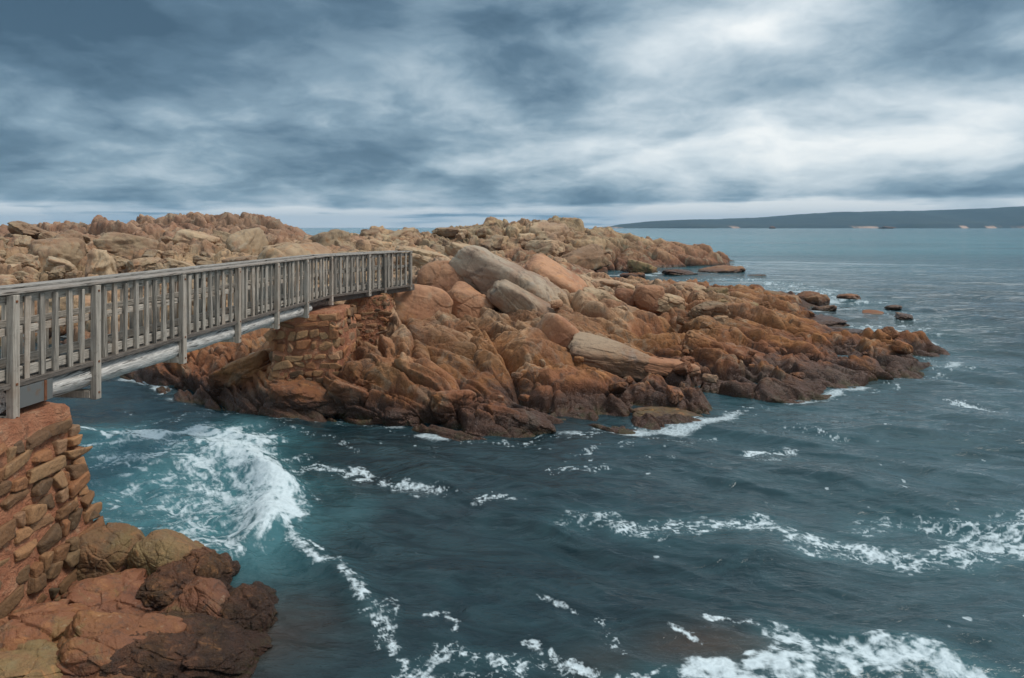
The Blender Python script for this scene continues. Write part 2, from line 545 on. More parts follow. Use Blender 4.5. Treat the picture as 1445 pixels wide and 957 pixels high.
SHORE = [(120, 528), (185, 530), (250, 564), (330, 577), (430, 585), (520, 592), (560, 602), (640, 615), (720, 617), (800, 609), (880, 602), (985, 595),
         (1060, 573), (1150, 560), (1210, 544), (1265, 533), (1335, 516)]
ctrl = []
for px, py in SHORE:
    d = H * F / (py - HY)
    ctrl.append((px, d, 'z', 0.0))
    ctrl.append((px, d * 0.955, 'z', -0.55))
    ctrl.append((px, d * 0.88, 'z', -1.3))
ISL = {200: [(515, 22), (500, 26)], 270: [(530, 18.8), (505, 20), (488, 23)], 340: [(540, 17.9), (502, 18.8), (485, 20.5), (470, 23)],
       400: [(558, 16.8), (538, 17.2), (512, 18), (490, 19), (460, 23)], 450: [(568, 16.6), (548, 16.85), (536, 17.1), (512, 18.5), (440, 25)], 500: [(550, 16.6), (520, 17.1), (505, 17.8), (482, 18.5), (470, 20)],
       560: [(560, 16), (505, 17.2), (475, 18.8), (452, 20.5), (400, 26)], 600: [(550, 16), (505, 17.2), (475, 18.8), (455, 21), (400, 25), (378, 29)],
       660: [(560, 15.6), (543, 16.4), (503, 18), (470, 20), (455, 22), (420, 24.5), (368, 27.5), (385, 34)],
       720: [(570, 15.5), (530, 17), (492, 19), (467, 21), (445, 22.5), (410, 25), (372, 28), (378, 32), (400, 38)],
       790: [(575, 15.8), (530, 17.3), (505, 19), (455, 21.5), (425, 24), (403, 26.5), (395, 29), (400, 34)],
       850: [(570, 16.3), (540, 17.6), (510, 19.5), (480, 21), (450, 23), (422, 25.5), (408, 29), (402, 35)],
       920: [(562, 16.8), (530, 18.6), (500, 21), (470, 23), (440, 26), (413, 29), (405, 32), (399, 42)],
       1000: [(560, 17), (530, 18.5), (500, 20.5), (470, 23), (440, 26.5), (416, 30), (411, 36)],
       1080: [(545, 18.1), (515, 20), (480, 23), (450, 27), (427, 31), (417, 36), (412, 45)],
       1150: [(538, 19), (510, 21.5), (482, 25), (460, 29), (442, 34), (430, 40)], 1200: [(525, 20.4), (502, 23), (482, 26), (470, 29.5)],
       1250: [(506, 21.4), (476, 24), (474, 26), (471, 29.5)], 1300: [(497, 22.5), (485, 24), (485, 26)], 1330: [(507, 23)]}
for px, l_ in ISL.items():
    for py, d in l_:
        ctrl.append((px, py, d))
for px, d, z in [(1180, 37, -.6), (1220, 32, -.7), (1300, 28.5, -.6), (1370, 24.5, -.7), (1100, 52, -.7), (1000, 58, -.7), (890, 58, -.7), (820, 54, -.5), (1400, 22, -1), (1250, 34, -1.2),
                 (660, 45, 1.9), (750, 46, 1.4), (640, 60, 1.2), (740, 60, 1), (560, 32, 2.2), (560, 45, 2.0), (480, 32, 1.4), (400, 30, 1.0), (300, 30, .6), (200, 32, .4), (60, 24, -.6), (60, 32, .1), (0, 22, -1)]:
    ctrl.append((px, d, 'z', z))
R1 = frame(-22, 15, 10)
R2 = frame(40, -10, 35)
R3 = frame(-28, 18, -22)
ISLAND_EV = rbf(ctrl)
terrain('rocky_island', ctrl, 60, 1400, 1.7, 14.0, 62, 0.00145, M_ISL,
        [(0.36, (6.0, 3.8, 2.2), R3, 2, 0.04, 0.6, 0.9, 0.35), (0.21, (3.8, 1.6, 1.0), R1, 3, 0.03, 0.65, 1.0, 0.4), (0.095, (2.4, 0.8, 0.5), R3, 5, 0.035, 0.7, 1.1, 0.4), (0.05, (0.9, 0.36, 0.22), R1, 7, 0.04, 0.5, 1.0, 0.1)],
        fine=0.045, warp=(0.35, 0.42), lam=.17)
hc = []
for px, py, d in [(-500, 320, 60), (-300, 318, 58), (0, 319, 55), (60, 327, 55), (130, 321, 58), (190, 315, 60), (260, 310, 62), (310, 302, 65), (345, 300, 66), (400, 313, 66), (440, 336, 66), (460, 349, 64), (480, 354, 62), (500, 358, 60),
                  (0, 350, 44), (0, 390, 36), (0, 430, 31), (0, 480, 27), (100, 350, 46), (100, 380, 38), (100, 420, 32), (100, 470, 27), (200, 345, 48), (200, 375, 40), (200, 420, 32), (200, 475, 26),
                  (300, 335, 54), (300, 365, 42), (300, 400, 34), (300, 450, 27), (400, 337, 56), (400, 355, 44), (400, 380, 36), (400, 430, 28), (480, 352, 50), (480, 370, 38), (500, 400, 30), (480, 440, 24),
                  (550, 355, 45), (560, 370, 36), (560, 392, 28), (-300, 390, 36), (-300, 470, 27), (600, 358, 48), (590, 375, 36)]:
    hc.append((px, py, d))
for px, d, z in [(-500, 24, -.8), (-300, 23, -.8), (-100, 23, -.9), (0, 23, -.9), (100, 22, -.9), (160, 21, -.9), (300, 19, -.6), (450, 18, -.6), (0, 85, 2), (200, 90, 2), (345, 92, 2), (450, 85, 1), (550, 75, 1.5), (650, 70, 1), (640, 30, 1), (640, 40, 1.2),
                 (0, 118, -1), (345, 118, -1), (500, 105, -1), (-400, 100, 0)]:
    hc.append((px, d, 'z', z))
R4 = frame(-14, 10, 18)
terrain('rocky_hillside', hc, -480, 640, 1.7, 19, 118, 0.0020, M_HILL,
        [(0.75, (10, 6.0, 3.2), R4, 20, 0.03, 0.5, 0.9, 0.4), (0.38, (5.0, 2.6, 1.5), R4, 21, 0.025, 0.65, 0.9, 0.4), (0.17, (2.2, 1.3, 0.8), R1, 23, 0.03, 0.65, 0.9, 0.4), (0.06, (0.9, 0.6, 0.4), R4, 25, 0.10, 0.5, 0.9, 0.1)],
        ledge=((1.1, .7), (.4, .7)), warp=(0.22, 0.9), fine=0.10, cut=-0.4)
oc = []
for px, py, d in [(470, 350, 80), (492, 345, 80), (515, 335, 80), (540, 333, 79), (560, 336, 78), (600, 332, 82), (640, 324, 84), (700, 319, 86), (735, 317, 86), (770, 308, 86), (800, 313, 87), (815, 321, 88), (845, 319, 88), (865, 326, 88), (900, 341, 86), (960, 345, 86), (1000, 353, 86), (1030, 362, 86),
                  (600, 375, 60), (520, 350, 62), (600, 355, 66), (650, 365, 62), (700, 350, 72), (700, 378, 60), (770, 340, 76), (770, 365, 66), (780, 382, 62), (850, 350, 76), (840, 386, 64), (900, 365, 75), (900, 383, 70), (950, 375, 77), (1000, 375, 80)]:
    oc.append((px, py, d))
for px, d, z in [(860, 62, -.6), (900, 64, -1), (960, 70, -1), (1000, 73, -1), (1060, 86, -1), (1040, 80, -.7), (500, 105, 1), (600, 108, 1), (770, 110, 1), (900, 105, 0), (960, 100, -.3), (500, 128, -1), (770, 128, -1), (1000, 105, -1), (560, 54, 1), (700, 52, .8), (800, 54, -.3), (500, 62, 2)]:
    oc.append((px, d, 'z', z))
R5 = frame(-25, 26, 14)
terrain('rocky_outcrop', oc, 470, 1110, 1.3, 52, 126, 0.0015, M_OUT,
        [(1.0, (9, 5.5, 3.2), R5, 31, 0.04, 0.5, 0.9, 0.5), (0.44, (3.6, 2.2, 1.4), R1, 33, 0.03, 0.65, 0.9, 0.4), (0.16, (1.3, 0.9, 0.6), R5, 35, 0.05, 0.5, 0.9, 0.1)],
        ledge=((1.3, .6), (.5, .6)), warp=(0.16, 1.0), fine=0.10)
# the low rock shelf under the near pier
fc = []
for px, py, d in [(0, 900, 7.2), (60, 860, 7.9), (120, 800, 8.7), (30, 950, 6.7), (100, 900, 7.3), (160, 850, 7.9), (200, 900, 7.2), (120, 950, 6.7), (200, 800, 8.7), (150, 770, 9.0), (60, 760, 9.2)]:
    fc.append((px, py, d))
for px, d, z in [(270, 8.1, -.12), (330, 7.9, -.22), (300, 7.2, -.18), (230, 7.4, 0.0), (240, 6.8, -.1), (380, 7.4, -.5), (420, 8, -1), (340, 9.2, -.8), (260, 9.6, -.8), (150, 10.2, -.8), (0, 10.5, -.6), (-200, 8, .5), (-200, 10, .2), (60, 5.8, .1), (160, 5.8, -.1), (280, 5.9, -.4),
                 (-200, 5.8, .3), (360, 6.3, -.6), (310, 8.7, -.35), (-200, 11.5, -1), (60, 11, -1)]:
    fc.append((px, d, 'z', z))
terrain('rocky_shore', fc, -260, 470, 1.8, 5.4, 11.5, 0.0018, M_FORE,
        [(0.20, (1.3, 0.9, 0.7), frame(30, 15, 10), 41, 0.05, 0.55, 1.0, 0.5), (0.06, (0.4, 0.3, 0.2), R2, 43, 0.06, 0.5, 0.9, 0.4)],
        ledge=((.22, .6), (.09, .6)), warp=(0.9, 0.25), fine=0.03, lam=.03, cut=-0.8)


# ---------------------------------------------------------------- boulders
def ico(sub):
    t = (1 + 5 ** .5) / 2
    v = [(-1, t, 0), (1, t, 0), (-1, -t, 0), (1, -t, 0), (0, -1, t), (0, 1, t), (0, -1, -t), (0, 1, -t), (t, 0, -1), (t, 0, 1), (-t, 0, -1), (-t, 0, 1)]
    f = [(0, 11, 5), (0, 5, 1), (0, 1, 7), (0, 7, 10), (0, 10, 11), (1, 5, 9), (5, 11, 4), (11, 10, 2), (10, 7, 6), (7, 1, 8), (3, 9, 4), (3, 4, 2), (3, 2, 6), (3, 6, 8), (3, 8, 9), (4, 9, 5), (2, 4, 11), (6, 2, 10), (8, 6, 7), (9, 8, 1)]
    v = [np.array(a) / np.linalg.norm(a) for a in v]
    for _ in range(sub):
        c, nf = {}, []

        def mid(a, b):
            k = (min(a, b), max(a, b))
            if k not in c:
                w = v[a] + v[b]
                v.append(w / np.linalg.norm(w)); c[k] = len(v) - 1
            return c[k]
        for a, b, d in f:
            x, y, z = mid(a, b), mid(b, d), mid(d, a)
            nf += [(a, x, z), (b, y, x), (d, z, y), (x, y, z)]
        f = nf
    return np.array(v, f4), np.array(f, np.int32)


ICO = {k: ico(k) for k in (3, 4, 5, 6)}


def rock_shape(seed, size, sub=5, k=9.0, planes=9, rough=0.06, groove=0.0, box=0.75, joint=0.0):
    """a worn block: rounded intersection of random joint planes, then weathering; size = half extents"""
    rs = np.random.RandomState(seed)
    V, Fc = ICO[sub]
    nrm = [(1, 0, 0), (-1, 0, 0), (0, 1, 0), (0, -1, 0), (0, 0, 1), (0, 0, -1)]
    pl = [(np.array(n, f4) + rs.normal(0, .16, 3).astype(f4), box + rs.uniform(0, .2)) for n in nrm]
    for _ in range(planes):
        n = rs.normal(size=3)
        pl.append((n.astype(f4), rs.uniform(0.8, 1.05)))
    acc = np.zeros(len(V), f4)
    for n, d in pl:
        n = n / np.linalg.norm(n)
        acc += np.maximum(V @ n / f4(d), 0) ** f4(k)
    r = acc ** f4(-1.0 / k)
    p = V * r[:, None]
    p /= np.abs(p).max(0)
    off = f4(rs.uniform(0, 50))
    dsp = rough * fbm(p * f4(1.6) + off, 5, seed % 97, 0.55) + rough * 0.5 * fbm(p * f4(3.0) + off, 4, seed % 89, 0.5, True)
    if groove:
        F1, F2, ID, _v = voro(p * np.array([1.3, 1.3, 2.2], f4) + off, seed % 71)
        dsp = dsp - groove * np.exp(-(F2 - F1) / 0.07) + groove * 0.9 * (ID - 0.5)
    if joint:
        Rr = frame(rs.uniform(0, 180), rs.uniform(-40, 40), rs.uniform(-40, 40))
        h1, _a = blocks(p + off + .12 * np.stack([vnoise(p * f4(2) + off, 3), vnoise(p * f4(2) + off, 4), vnoise(p * f4(2) + off, 5)], -1), Rr, (1.3, .85, .6), seed % 61, .022, .65, 1.1, .7)
        h2, _a = blocks(p + off, Rr, (.55, .4, .28), seed % 53, .03, .6, 1.0, .6)
        dsp = dsp + joint * (h1 - .7) + joint * .42 * (h2 - .7)
    p = p + V * dsp[:, None].astype(f4)
    return p * np.array(size, f4), Fc


def boulder(px, py, d, w, h, label, mat, name='boulder', dep=0.8, rot=(0, 0, 0), seed=1, group=None, k=9, planes=9, rough=0.06, groove=0.03, tone=0.5, sub=5, box=0.75, cat='boulder', joint=None):
    """px, py = centre in the photo; w, h = full size in photo pixels at that depth"""
    s = d / F
    hs = (w * s / 2, (w * dep) * s / 2, h * s / 2)
    if joint is None:
        joint = .05 if mat in (M_SMOOTH, M_SLAB) else .12
        joint = 0.02 if groove == 0 else joint
    V, Fc = rock_shape(seed, hs, sub, k, planes, rough, 0, box, joint)
    o = link_mesh(name, V, Fc, mat, attrs={'tone': np.full(len(V), tone, f4)})
    o.location = P(px, py, d)
    o.rotation_euler = tuple(rad(a) for a in rot)
    tag(o, label, cat, group)
    return o


# the great slabs by the far end of the bridge
boulder(722, 410, 25.6, 196, 92, 'largest pale grey slab leaning down to the right above a long dark cleft', M_SLAB, 'slab', .6, (8, 31, -6), 101, k=10, planes=5, rough=.05, groove=.015, tone=.5, cat='slab')
boulder(745, 438, 24.0, 128, 52, 'brown grey slab wedged under the lower edge of the largest pale slab', M_SLAB, 'slab', .6, (5, 36, -4), 102, k=10, planes=5, rough=.05, tone=.42, cat='slab')
boulder(622, 402, 25.2, 74, 76, 'reddish brown boulder just beyond the last post of the footbridge', M_SMOOTH, 'boulder', .9, (0, 24, 10), 103, k=7, tone=.38)
boulder(664, 431, 23.8, 78, 60, 'ochre angular block with a pointed top in front of the dark cleft', M_SMOOTH, 'boulder', .7, (0, 28, 0), 104, k=14, planes=6, tone=.62, groove=.02)
boulder(588, 432, 22.6, 108, 66, 'broad smooth red boulder right of the farther masonry pier', M_SMOOTH, 'boulder', .8, (0, 12, 4), 105, k=6, planes=4, rough=.035, groove=0, tone=.66)
boulder(775, 400, 28.0, 110, 60, 'smooth pinkish tan slab sloping right behind the largest grey slab', M_SMOOTH, 'slab', .6, (0, 30, -5), 106, k=7, planes=5, rough=.04, groove=.0, tone=.8, cat='slab')
boulder(600, 372, 30.0, 90, 40, 'low tan boulder behind the end of the bridge railing', M_BLD, 'boulder', .7, (0, 10, 0), 107, tone=.75)
# along the middle of the island
boulder(792, 477, 20.4, 72, 52, 'rounded orange boulder standing like a blunt thumb on the island', M_SMOOTH, 'boulder', .75, (0, 30, 10), 111, k=5, planes=3, rough=.03, groove=0, tone=.72)
boulder(870, 505, 19.6, 128, 34, 'long wave-worn grey ledge sloping right beside the thumb shaped boulder', M_SLAB, 'ledge', .45, (10, 14, -6), 112, k=8, planes=5, rough=.07, groove=.01, tone=.42, cat='ledge')
boulder(938, 518, 19.4, 92, 24, 'smooth tan shelf continuing the long grey ledge to the right', M_SMOOTH, 'ledge', .5, (5, 6, 0), 113, k=7, planes=5, rough=.05, groove=0, tone=.72, cat='ledge')
boulder(846, 428, 25.6, 66, 36, 'tan wedge shaped block pointing right behind the thumb boulder', M_BLD, 'boulder', .8, (0, 12, 8), 114, k=12, tone=.66)
boulder(885, 422, 27.2, 34, 32, 'small rounded pink boulder left of the big round one', M_SMOOTH, 'boulder', .9, (0, 0, 0), 115, k=6, tone=.5, sub=4)
boulder(914, 421, 27.0, 48, 40, 'big round pinkish boulder on the island skyline', M_SMOOTH, 'boulder', .9, (0, 10, 20), 116, k=5, planes=4, rough=.04, groove=.02, tone=.52)
boulder(944, 428, 27.0, 46, 28, 'pale pink block touching the right side of the big round boulder', M_BLD, 'boulder', .8, (0, 16, 0), 117, k=10, tone=.8)
boulder(1002, 443, 26.0, 54, 36, 'dark brown angular boulder on the right half of the island', M_BLD, 'boulder', .8, (0, 12, 15), 118, k=11, tone=.3, groove=.04)
boulder(1010, 416, 30.5, 34, 24, 'olive block perched on the ridge above the dark brown boulder', M_OLIVE, 'boulder', .8, (0, -10, 0), 119, k=12, tone=.75, sub=4)
boulder(1034, 432, 29.5, 62, 26, 'olive green slab lying below the perched olive block', M_OLIVE, 'slab', .8, (0, 14, 0), 120, k=10, tone=.8, cat='slab', sub=4)
boulder(972, 408, 32, 44, 20, 'flat buff boulder on the skyline left of the olive block', M_BLD, 'boulder', .8, (0, 5, 0), 121, k=9, tone=.75, sub=4)
boulder(860, 407, 31, 70, 22, 'low cream slab on the skyline left of the round pinkish boulder', M_BLD, 'slab', .8, (0, 6, 0), 122, k=9, tone=.95, cat='slab', sub=4)
boulder(990, 492, 21.4, 60, 40, 'sharp crested orange block pointing up on the right flank of the island', M_ISL, 'boulder', .6, (0, 26, 10), 123, k=16, planes=6, tone=.7)
# rocks at the waterline in front of the island
boulder(640, 574, 15.9, 64, 52, 'domed orange rock with radial cracks at the waterline', M_ISL, 'boulder', .8, (0, 8, 0), 131, k=6, planes=5, rough=.06, groove=.07, tone=.68)
boulder(690, 590, 15.5, 46, 46, 'upright brown rock right of the cracked dome at the waterline', M_ISL, 'boulder', .8, (0, 18, 0), 132, k=8, groove=.06, tone=.5)
boulder(572, 592, 15.8, 58, 38, 'dark reddish rock left of the cracked dome at the waterline', M_ISL, 'boulder', .8, (0, 22, 0), 133, k=9, groove=.05, tone=.22)
boulder(742, 598, 15.2, 70, 40, 'brown rock with pinkish crust low beside the water', M_ISL, 'boulder', .7, (0, 10, 0), 135, k=8, groove=.05, tone=.4)
boulder(940, 588, 16.3, 96, 20, 'flat weed crusted rock awash off the island front', M_OLIVE, 'boulder', .6, (0, 3, 0), 137, k=7, groove=.05, tone=.7)
boulder(432, 562, 16.6, 100, 44, 'brown bulge of rock right under the foot of the nearer island pier', M_ISL, 'boulder', .6, (0, 10, 8), 145, k=9, tone=.45)
boulder(486, 562, 16.5, 60, 52, 'narrow upright rock between the two island piers and the water', M_ISL, 'boulder', .7, (0, 24, 0), 146, k=10, tone=.6)
boulder(372, 512, 18.4, 46, 28, 'grey rounded block near the foot of the nearer island pier', M_SLAB, 'boulder', .9, (0, 8, 20), 138, k=9, tone=.42, groove=.03)
boulder(345, 532, 17.9, 90, 60, 'steep brown rock face left of the nearer island pier', M_ISL, 'boulder', .7, (0, -18, 15), 139, k=9, tone=.4, groove=.05)
boulder(525, 545, 16.9, 84, 70, 'bulging brown rock below the farther masonry pier', M_ISL, 'boulder', .6, (0, 6, 0), 140, k=7, tone=.45, groove=.07)
# rocks in the sea beyond the island
SEA = [(905, 381, 68, 42, 20, M_OLIVE, 'olive square boulder standing in the calm pool', .85), (893, 393, 60, 34, 12, M_ISL, 'orange flat rock beside the olive square boulder', .6), (956, 387, 66, 44, 11, M_ISL, 'brown low rock right of the olive square boulder', .4),
       (1015, 385, 70, 70, 12, M_BLD, 'longest flat rock awash off the outcrop tip', .6), (1060, 392, 64, 34, 6, M_BLD, 'thin sliver of rock right of the longest flat rock', .5), (1100, 425, 41, 60, 22, M_BLD, 'dark rock mass at the far edge of the island', .25),
       (1112, 431, 39, 46, 24, M_BLD, 'pale pyramid shaped boulder by the shallow surf', .7), (1134, 424, 42, 40, 18, M_BLD, 'rounded grey boulder behind the pale pyramid', .45), (1154, 428, 40, 34, 20, M_BLD, 'squat grey boulder right of the pale pyramid', .5),
       (1162, 439, 37, 28, 14, M_BLD, 'small square boulder at the edge of the surf', .4), (1128, 445, 36, 36, 12, M_BLD, 'low stone in front of the pale pyramid', .5), (1197, 420, 43, 42, 8, M_BLD, 'rounded rock alone in the open water', .7), (1262, 434, 38, 22, 6, M_BLD, 'tiny rock furthest out in the sea', .7),
       (1276, 448, 34, 28, 7, M_BLD, 'small flat rock nearest the island tip in the sea', .65), (1232, 443, 35.5, 36, 5, M_SMOOTH, 'pinkish rock barely breaking the surface', .5), (1085, 442, 36, 110, 14, M_ISL, 'long low shelf running out toward the pale pyramid boulder', .5), (1140, 458, 31.5, 100, 13, M_ISL, 'flat red shelf between the ridge and the surf', .4), (1185, 470, 29, 90, 11, M_ISL, 'flat wet shelf leading out to the reddish tip', .3), (760, 396, 56, 40, 9, M_BLD, 'low stone at the left end of the calm pool', .6), (806, 392, 59, 30, 7, M_BLD, 'green stone in the calm pool', .6)]
for i, (px, py, d, w, h, mt, lb, tn) in enumerate(SEA):
    boulder(px, py, d, w, h * 1.3, lb, mt, 'boulder', .8, (0, random.Random(i).uniform(-8, 8), random.Random(i + 9).uniform(0, 60)), 150 + i, k=9, tone=tn, sub=4, rough=.09)
# rocks below the near pier
FJ = dict(sub=6, joint=.13)
boulder(166, 786, 8.75, 96, 84, 'olive brown rounded boulder against the foot of the near pier', M_OLIVE, 'boulder', .8, (0, 8, 10), 171, k=8, rough=.07, tone=.5, sub=6, joint=.07)
boulder(243, 796, 8.6, 110, 82, 'olive boulder with a dark weedy right side beside the surf', M_OLIVE, 'boulder', .8, (0, 18, -10), 172, k=9, rough=.08, tone=.7, sub=6, joint=.07)
boulder(285, 815, 8.45, 84, 70, 'dark weed covered rock sloping into the surf', M_WEED, 'boulder', .9, (0, 30, 0), 173, k=7, rough=.14, tone=.5, **FJ)
boulder(165, 872, 7.75, 150, 78, 'broad red rock with cracked top at the foot of the near pier', M_FBLD, 'boulder', .8, (0, 16, 10), 174, k=12, planes=7, rough=.07, tone=.65, **FJ)
boulder(290, 868, 7.7, 112, 72, 'lone chestnut boulder with an orange top amid the weed', M_FBLD, 'boulder', .7, (0, 26, -15), 175, k=11, planes=7, rough=.08, tone=.34, sub=6, joint=.08)
boulder(345, 872, 7.8, 90, 70, 'low rock shaggy with brown weed at the edge of the sea', M_WEED, 'boulder', .9, (0, 24, 0), 176, k=6, rough=.18, tone=.5, **FJ)
boulder(52, 912, 7.05, 135, 100, 'tan and red rock under the lowest stones of the near pier', M_FBLD, 'boulder', .8, (10, 14, 25), 277, k=12, rough=.07, tone=.72, **FJ)
boulder(150, 945, 6.75, 165, 96, 'red cracked rock at the lower edge of the shore', M_FBLD, 'boulder', .8, (12, 16, 8), 281, k=13, rough=.07, tone=.52, **FJ)
boulder(275, 925, 7.0, 170, 64, 'flat rock matted with dark brown weed beside the red cracked rock', M_WEED, 'boulder', .9, (0, 12, 0), 179, k=6, rough=.18, tone=.42, **FJ)
boulder(255, 842, 8.05, 120, 60, 'dark brown rock hollow with weed between the olive boulder and the chestnut one', M_WEED, 'boulder', .9, (0, 14, 0), 182, k=6, rough=.18, tone=.4, **FJ)
boulder(35, 955, 6.5, 120, 60, 'yellow stained flat rock in the lower left corner of the shore', M_OLIVE, 'boulder', .9, (0, 8, 0), 181, k=10, rough=.08, tone=.95, **FJ)

for i, (px, py, d, w_, h_, lb) in enumerate([(372, 846, 8.2, 46, 26, 'small weedy stone just right of the shaggy rock'), (352, 912, 7.3, 60, 30, 'weedy stone half awash in front of the shaggy rock'), (322, 935, 7.0, 54, 30, 'brown stone awash beside the matted flat rock'),
                                               (312, 905, 7.35, 56, 34, 'dark stone between the chestnut boulder and the water'), (214, 842, 8.15, 44, 30, 'rusty stone wedged beneath the olive boulders'), (112, 845, 8.0, 46, 34, 'ochre stone leaning on the foot of the near pier wall')]):
    boulder(px, py, d, w_, h_, lb, M_WEED if i < 4 else M_FBLD, 'boulder', .9, (0, 15, 30 * i), 401 + i, k=9, rough=.12, tone=.4 + .05 * i)

# loose boulders heaped on the hillside
hev = rbf(hc)
oev = rbf(oc)
shapes = []
for i in range(14):
    rs = np.random.RandomState(300 + i)
    V, Fc = rock_shape(300 + i, (1.0, rs.uniform(.5, .9), rs.uniform(.4, .75)), 4, rs.uniform(8, 18), 8, .06, 0, .75, .11)
    me = link_mesh('boulder', V, Fc, M_BLD, attrs={'tone': np.full(len(V), 0.25 + 0.05 * i, f4)})
    shapes.append(me.data)
    bpy.data.objects.remove(me)


def scatter(ev, n, pxr, dr, sizer, seed, label, group, ok, small_near=True):
    rs = random.Random(seed)
    done = []
    tries = 0
    while len(done) < n and tries < 8000:
        tries += 1
        px, l_ = rs.uniform(*pxr), rs.uniform(math.log(dr[0]), math.log(dr[1]))
        d = math.exp(l_)
        if not ok(px, d): continue
        z = float(ev(np.array([(px - CX) / F], f4), np.array([l_], f4))[0])
        if z < 0.25: continue
        r = (sizer[0] + (sizer[1] - sizer[0]) * rs.random() ** 2.2) * (0.75 + d / 130)
        x = (px - CX) / F * d
        if any((x - a) ** 2 + (d - b) ** 2 < (0.75 * (r + c)) ** 2 for a, b, c in done): continue
        done.append((x, d, r))
        o = bpy.data.objects.new('boulder', shapes[rs.randrange(14)])
        COL.objects.link(o)
        o.location = (x, d, z + 0.22 * r)
        o.rotation_euler = (rs.uniform(-.35, .35), rs.uniform(-.35, .35), rs.uniform(0, 6.28))
        s = r * rs.uniform(.85, 1.15)
        o.scale = (s, s * rs.uniform(.8, 1.1), s * rs.uniform(.75, 1.1))
        tag(o, label, 'boulder', group)


scatter(hev, 120, (-60, 480), (27, 56), (.4, 1.9), 5, 'tan weathered boulder heaped among others on the hillside behind the footbridge', 'boulders heaped on the hillside', lambda px, d: d < 50)
scatter(hev, 50, (380, 590), (28, 46), (.3, .85), 6, 'pale boulder in the low saddle behind the footbridge', 'boulders in the saddle behind the footbridge', lambda px, d: True)
rock_shapes = []
for me in shapes:
    m2 = me.copy(); m2.materials.clear(); m2.materials.append(M_ISL); rock_shapes.append(m2)
tan_shapes, shapes = shapes, rock_shapes
scatter(ISLAND_EV, 46, (520, 1000), (15.5, 30), (.10, .42), 15, 'loose brown block lying in the joints of the island rock', 'loose blocks on the island', lambda px, d: True)
scatter(ISLAND_EV, 34, (960, 1300), (18, 36), (.10, .40), 16, 'small reddish block on the low right end of the island', 'loose blocks on the low end of the island', lambda px, d: True)
shapes = tan_shapes
scatter(oev, 36, (515, 860), (60, 80), (.5, 2.0), 7, 'cracked buff boulder on the far outcrop behind the island', 'boulders on the far outcrop', lambda px, d: True)


# ---------------------------------------------------------------- footbridge
def boxes_mesh(name, boxes, mat, parent, bev=0.006, axis=0.0, jitter=0.0, seed=0):
    """boxes = list of (centre, (along, across, up) half sizes, tangent vector xy); slightly bevelled boards in one mesh"""
    rs = random.Random(seed)
    V, Fs, T = [], [], []
    for c, hsz, t in boxes:
        tx, ty = t
        nx, ny = -ty, tx
        a, b, u = hsz
        bv = min(bev, a * .4, b * .4, u * .4)
        base = len(V)
        jw = [rs.uniform(-jitter, jitter) for _ in range(8)]
        k = 0
        idx = {}
        for sa in (-1, 1):
            for sb in (-1, 1):
                for su in (-1, 1):
                    j = jw[k]; k += 1
                    for which in range(3):
                        da = a - (bv if which != 0 else 0); db = b - (bv if which != 1 else 0); du = u - (bv if which != 2 else 0)
                        la, lb, lu = sa * da, sb * db + j, su * du
                        idx[(sa, sb, su, which)] = len(V)
                        V.append((c[0] + tx * la + nx * lb, c[1] + ty * la + ny * lb, c[2] + lu))
        def q(*ks): Fs.append([idx[k_] for k_ in ks])
        for s in (-1, 1):
            q((s, -1, -1, 0), (s, 1, -1, 0), (s, 1, 1, 0), (s, -1, 1, 0))
            q((-1, s, -1, 1), (1, s, -1, 1), (1, s, 1, 1), (-1, s, 1, 1))
            q((-1, -1, s, 2), (1, -1, s, 2), (1, 1, s, 2), (-1, 1, s, 2))
        for s1 in (-1, 1):
            for s2 in (-1, 1):
                q((s1, s2, -1, 0), (s1, s2, 1, 0), (s1, s2, 1, 1), (s1, s2, -1, 1))
                q((s1, -1, s2, 0), (s1, 1, s2, 0), (s1, 1, s2, 2), (s1, -1, s2, 2))
                q((-1, s1, s2, 1), (1, s1, s2, 1), (1, s1, s2, 2), (-1, s1, s2, 2))
                for s3 in (-1, 1):
                    q((s1, s2, s3, 0), (s1, s2, s3, 1), (s1, s2, s3, 2))
        tn = rs.random()
        T += [tn] * (len(V) - base)
    me = bpy.data.meshes.new(name)
    me.from_pydata(V, [], Fs)
    import bmesh
    bm = bmesh.new(); bm.from_mesh(me)
    bmesh.ops.recalc_face_normals(bm, faces=bm.faces)
    bm.to_mesh(me); bm.free()
    for nm, val in (('tone', T), ('axis', [axis] * len(V))):
        at = me.attributes.new(nm, 'FLOAT', 'POINT'); at.data.foreach_set('value', np.array(val, f4))
    me.materials.append(mat)
    o = bpy.data.objects.new(name, me)
    COL.objects.link(o)
    if parent: o.parent = parent
    return o


# plan of the near railing: straight, then a kink to the right
A0, A1, A2 = np.array([-6.02, 6.3]), np.array([-4.915, 18.24]), np.array([-3.25, 21.62])
SEG = [(A0, A1), (A1, A2)]
HR, DK = 3.76, 2.70            # top of the handrail, top of the deck
WID = 0.60
bridge = empty('footbridge', (A1[0], A1[1], 0))
BO = np.array([A1[0], A1[1], 0])
tag(bridge, 'weathered grey timber footbridge on log beams crossing the channel between masonry piers', 'footbridge')


def on(seg, s, off, z):
    a, b = SEG[seg]
    t = (b - a) / np.linalg.norm(b - a)
    n = np.array([-t[1], t[0]])
    p = a + t * s + n * off
    return (p[0] - BO[0], p[1] - BO[1], z), (t[0], t[1])


def seglen(seg):
    a, b = SEG[seg]
    return float(np.linalg.norm(b - a))


def s_at(seg, px):
    a, b = SEG[seg]
    t = (b - a) / np.linalg.norm(b - a)
    k = (px - CX) / F
    return float((k * a[1] - a[0]) / (t[0] - k * t[1]))


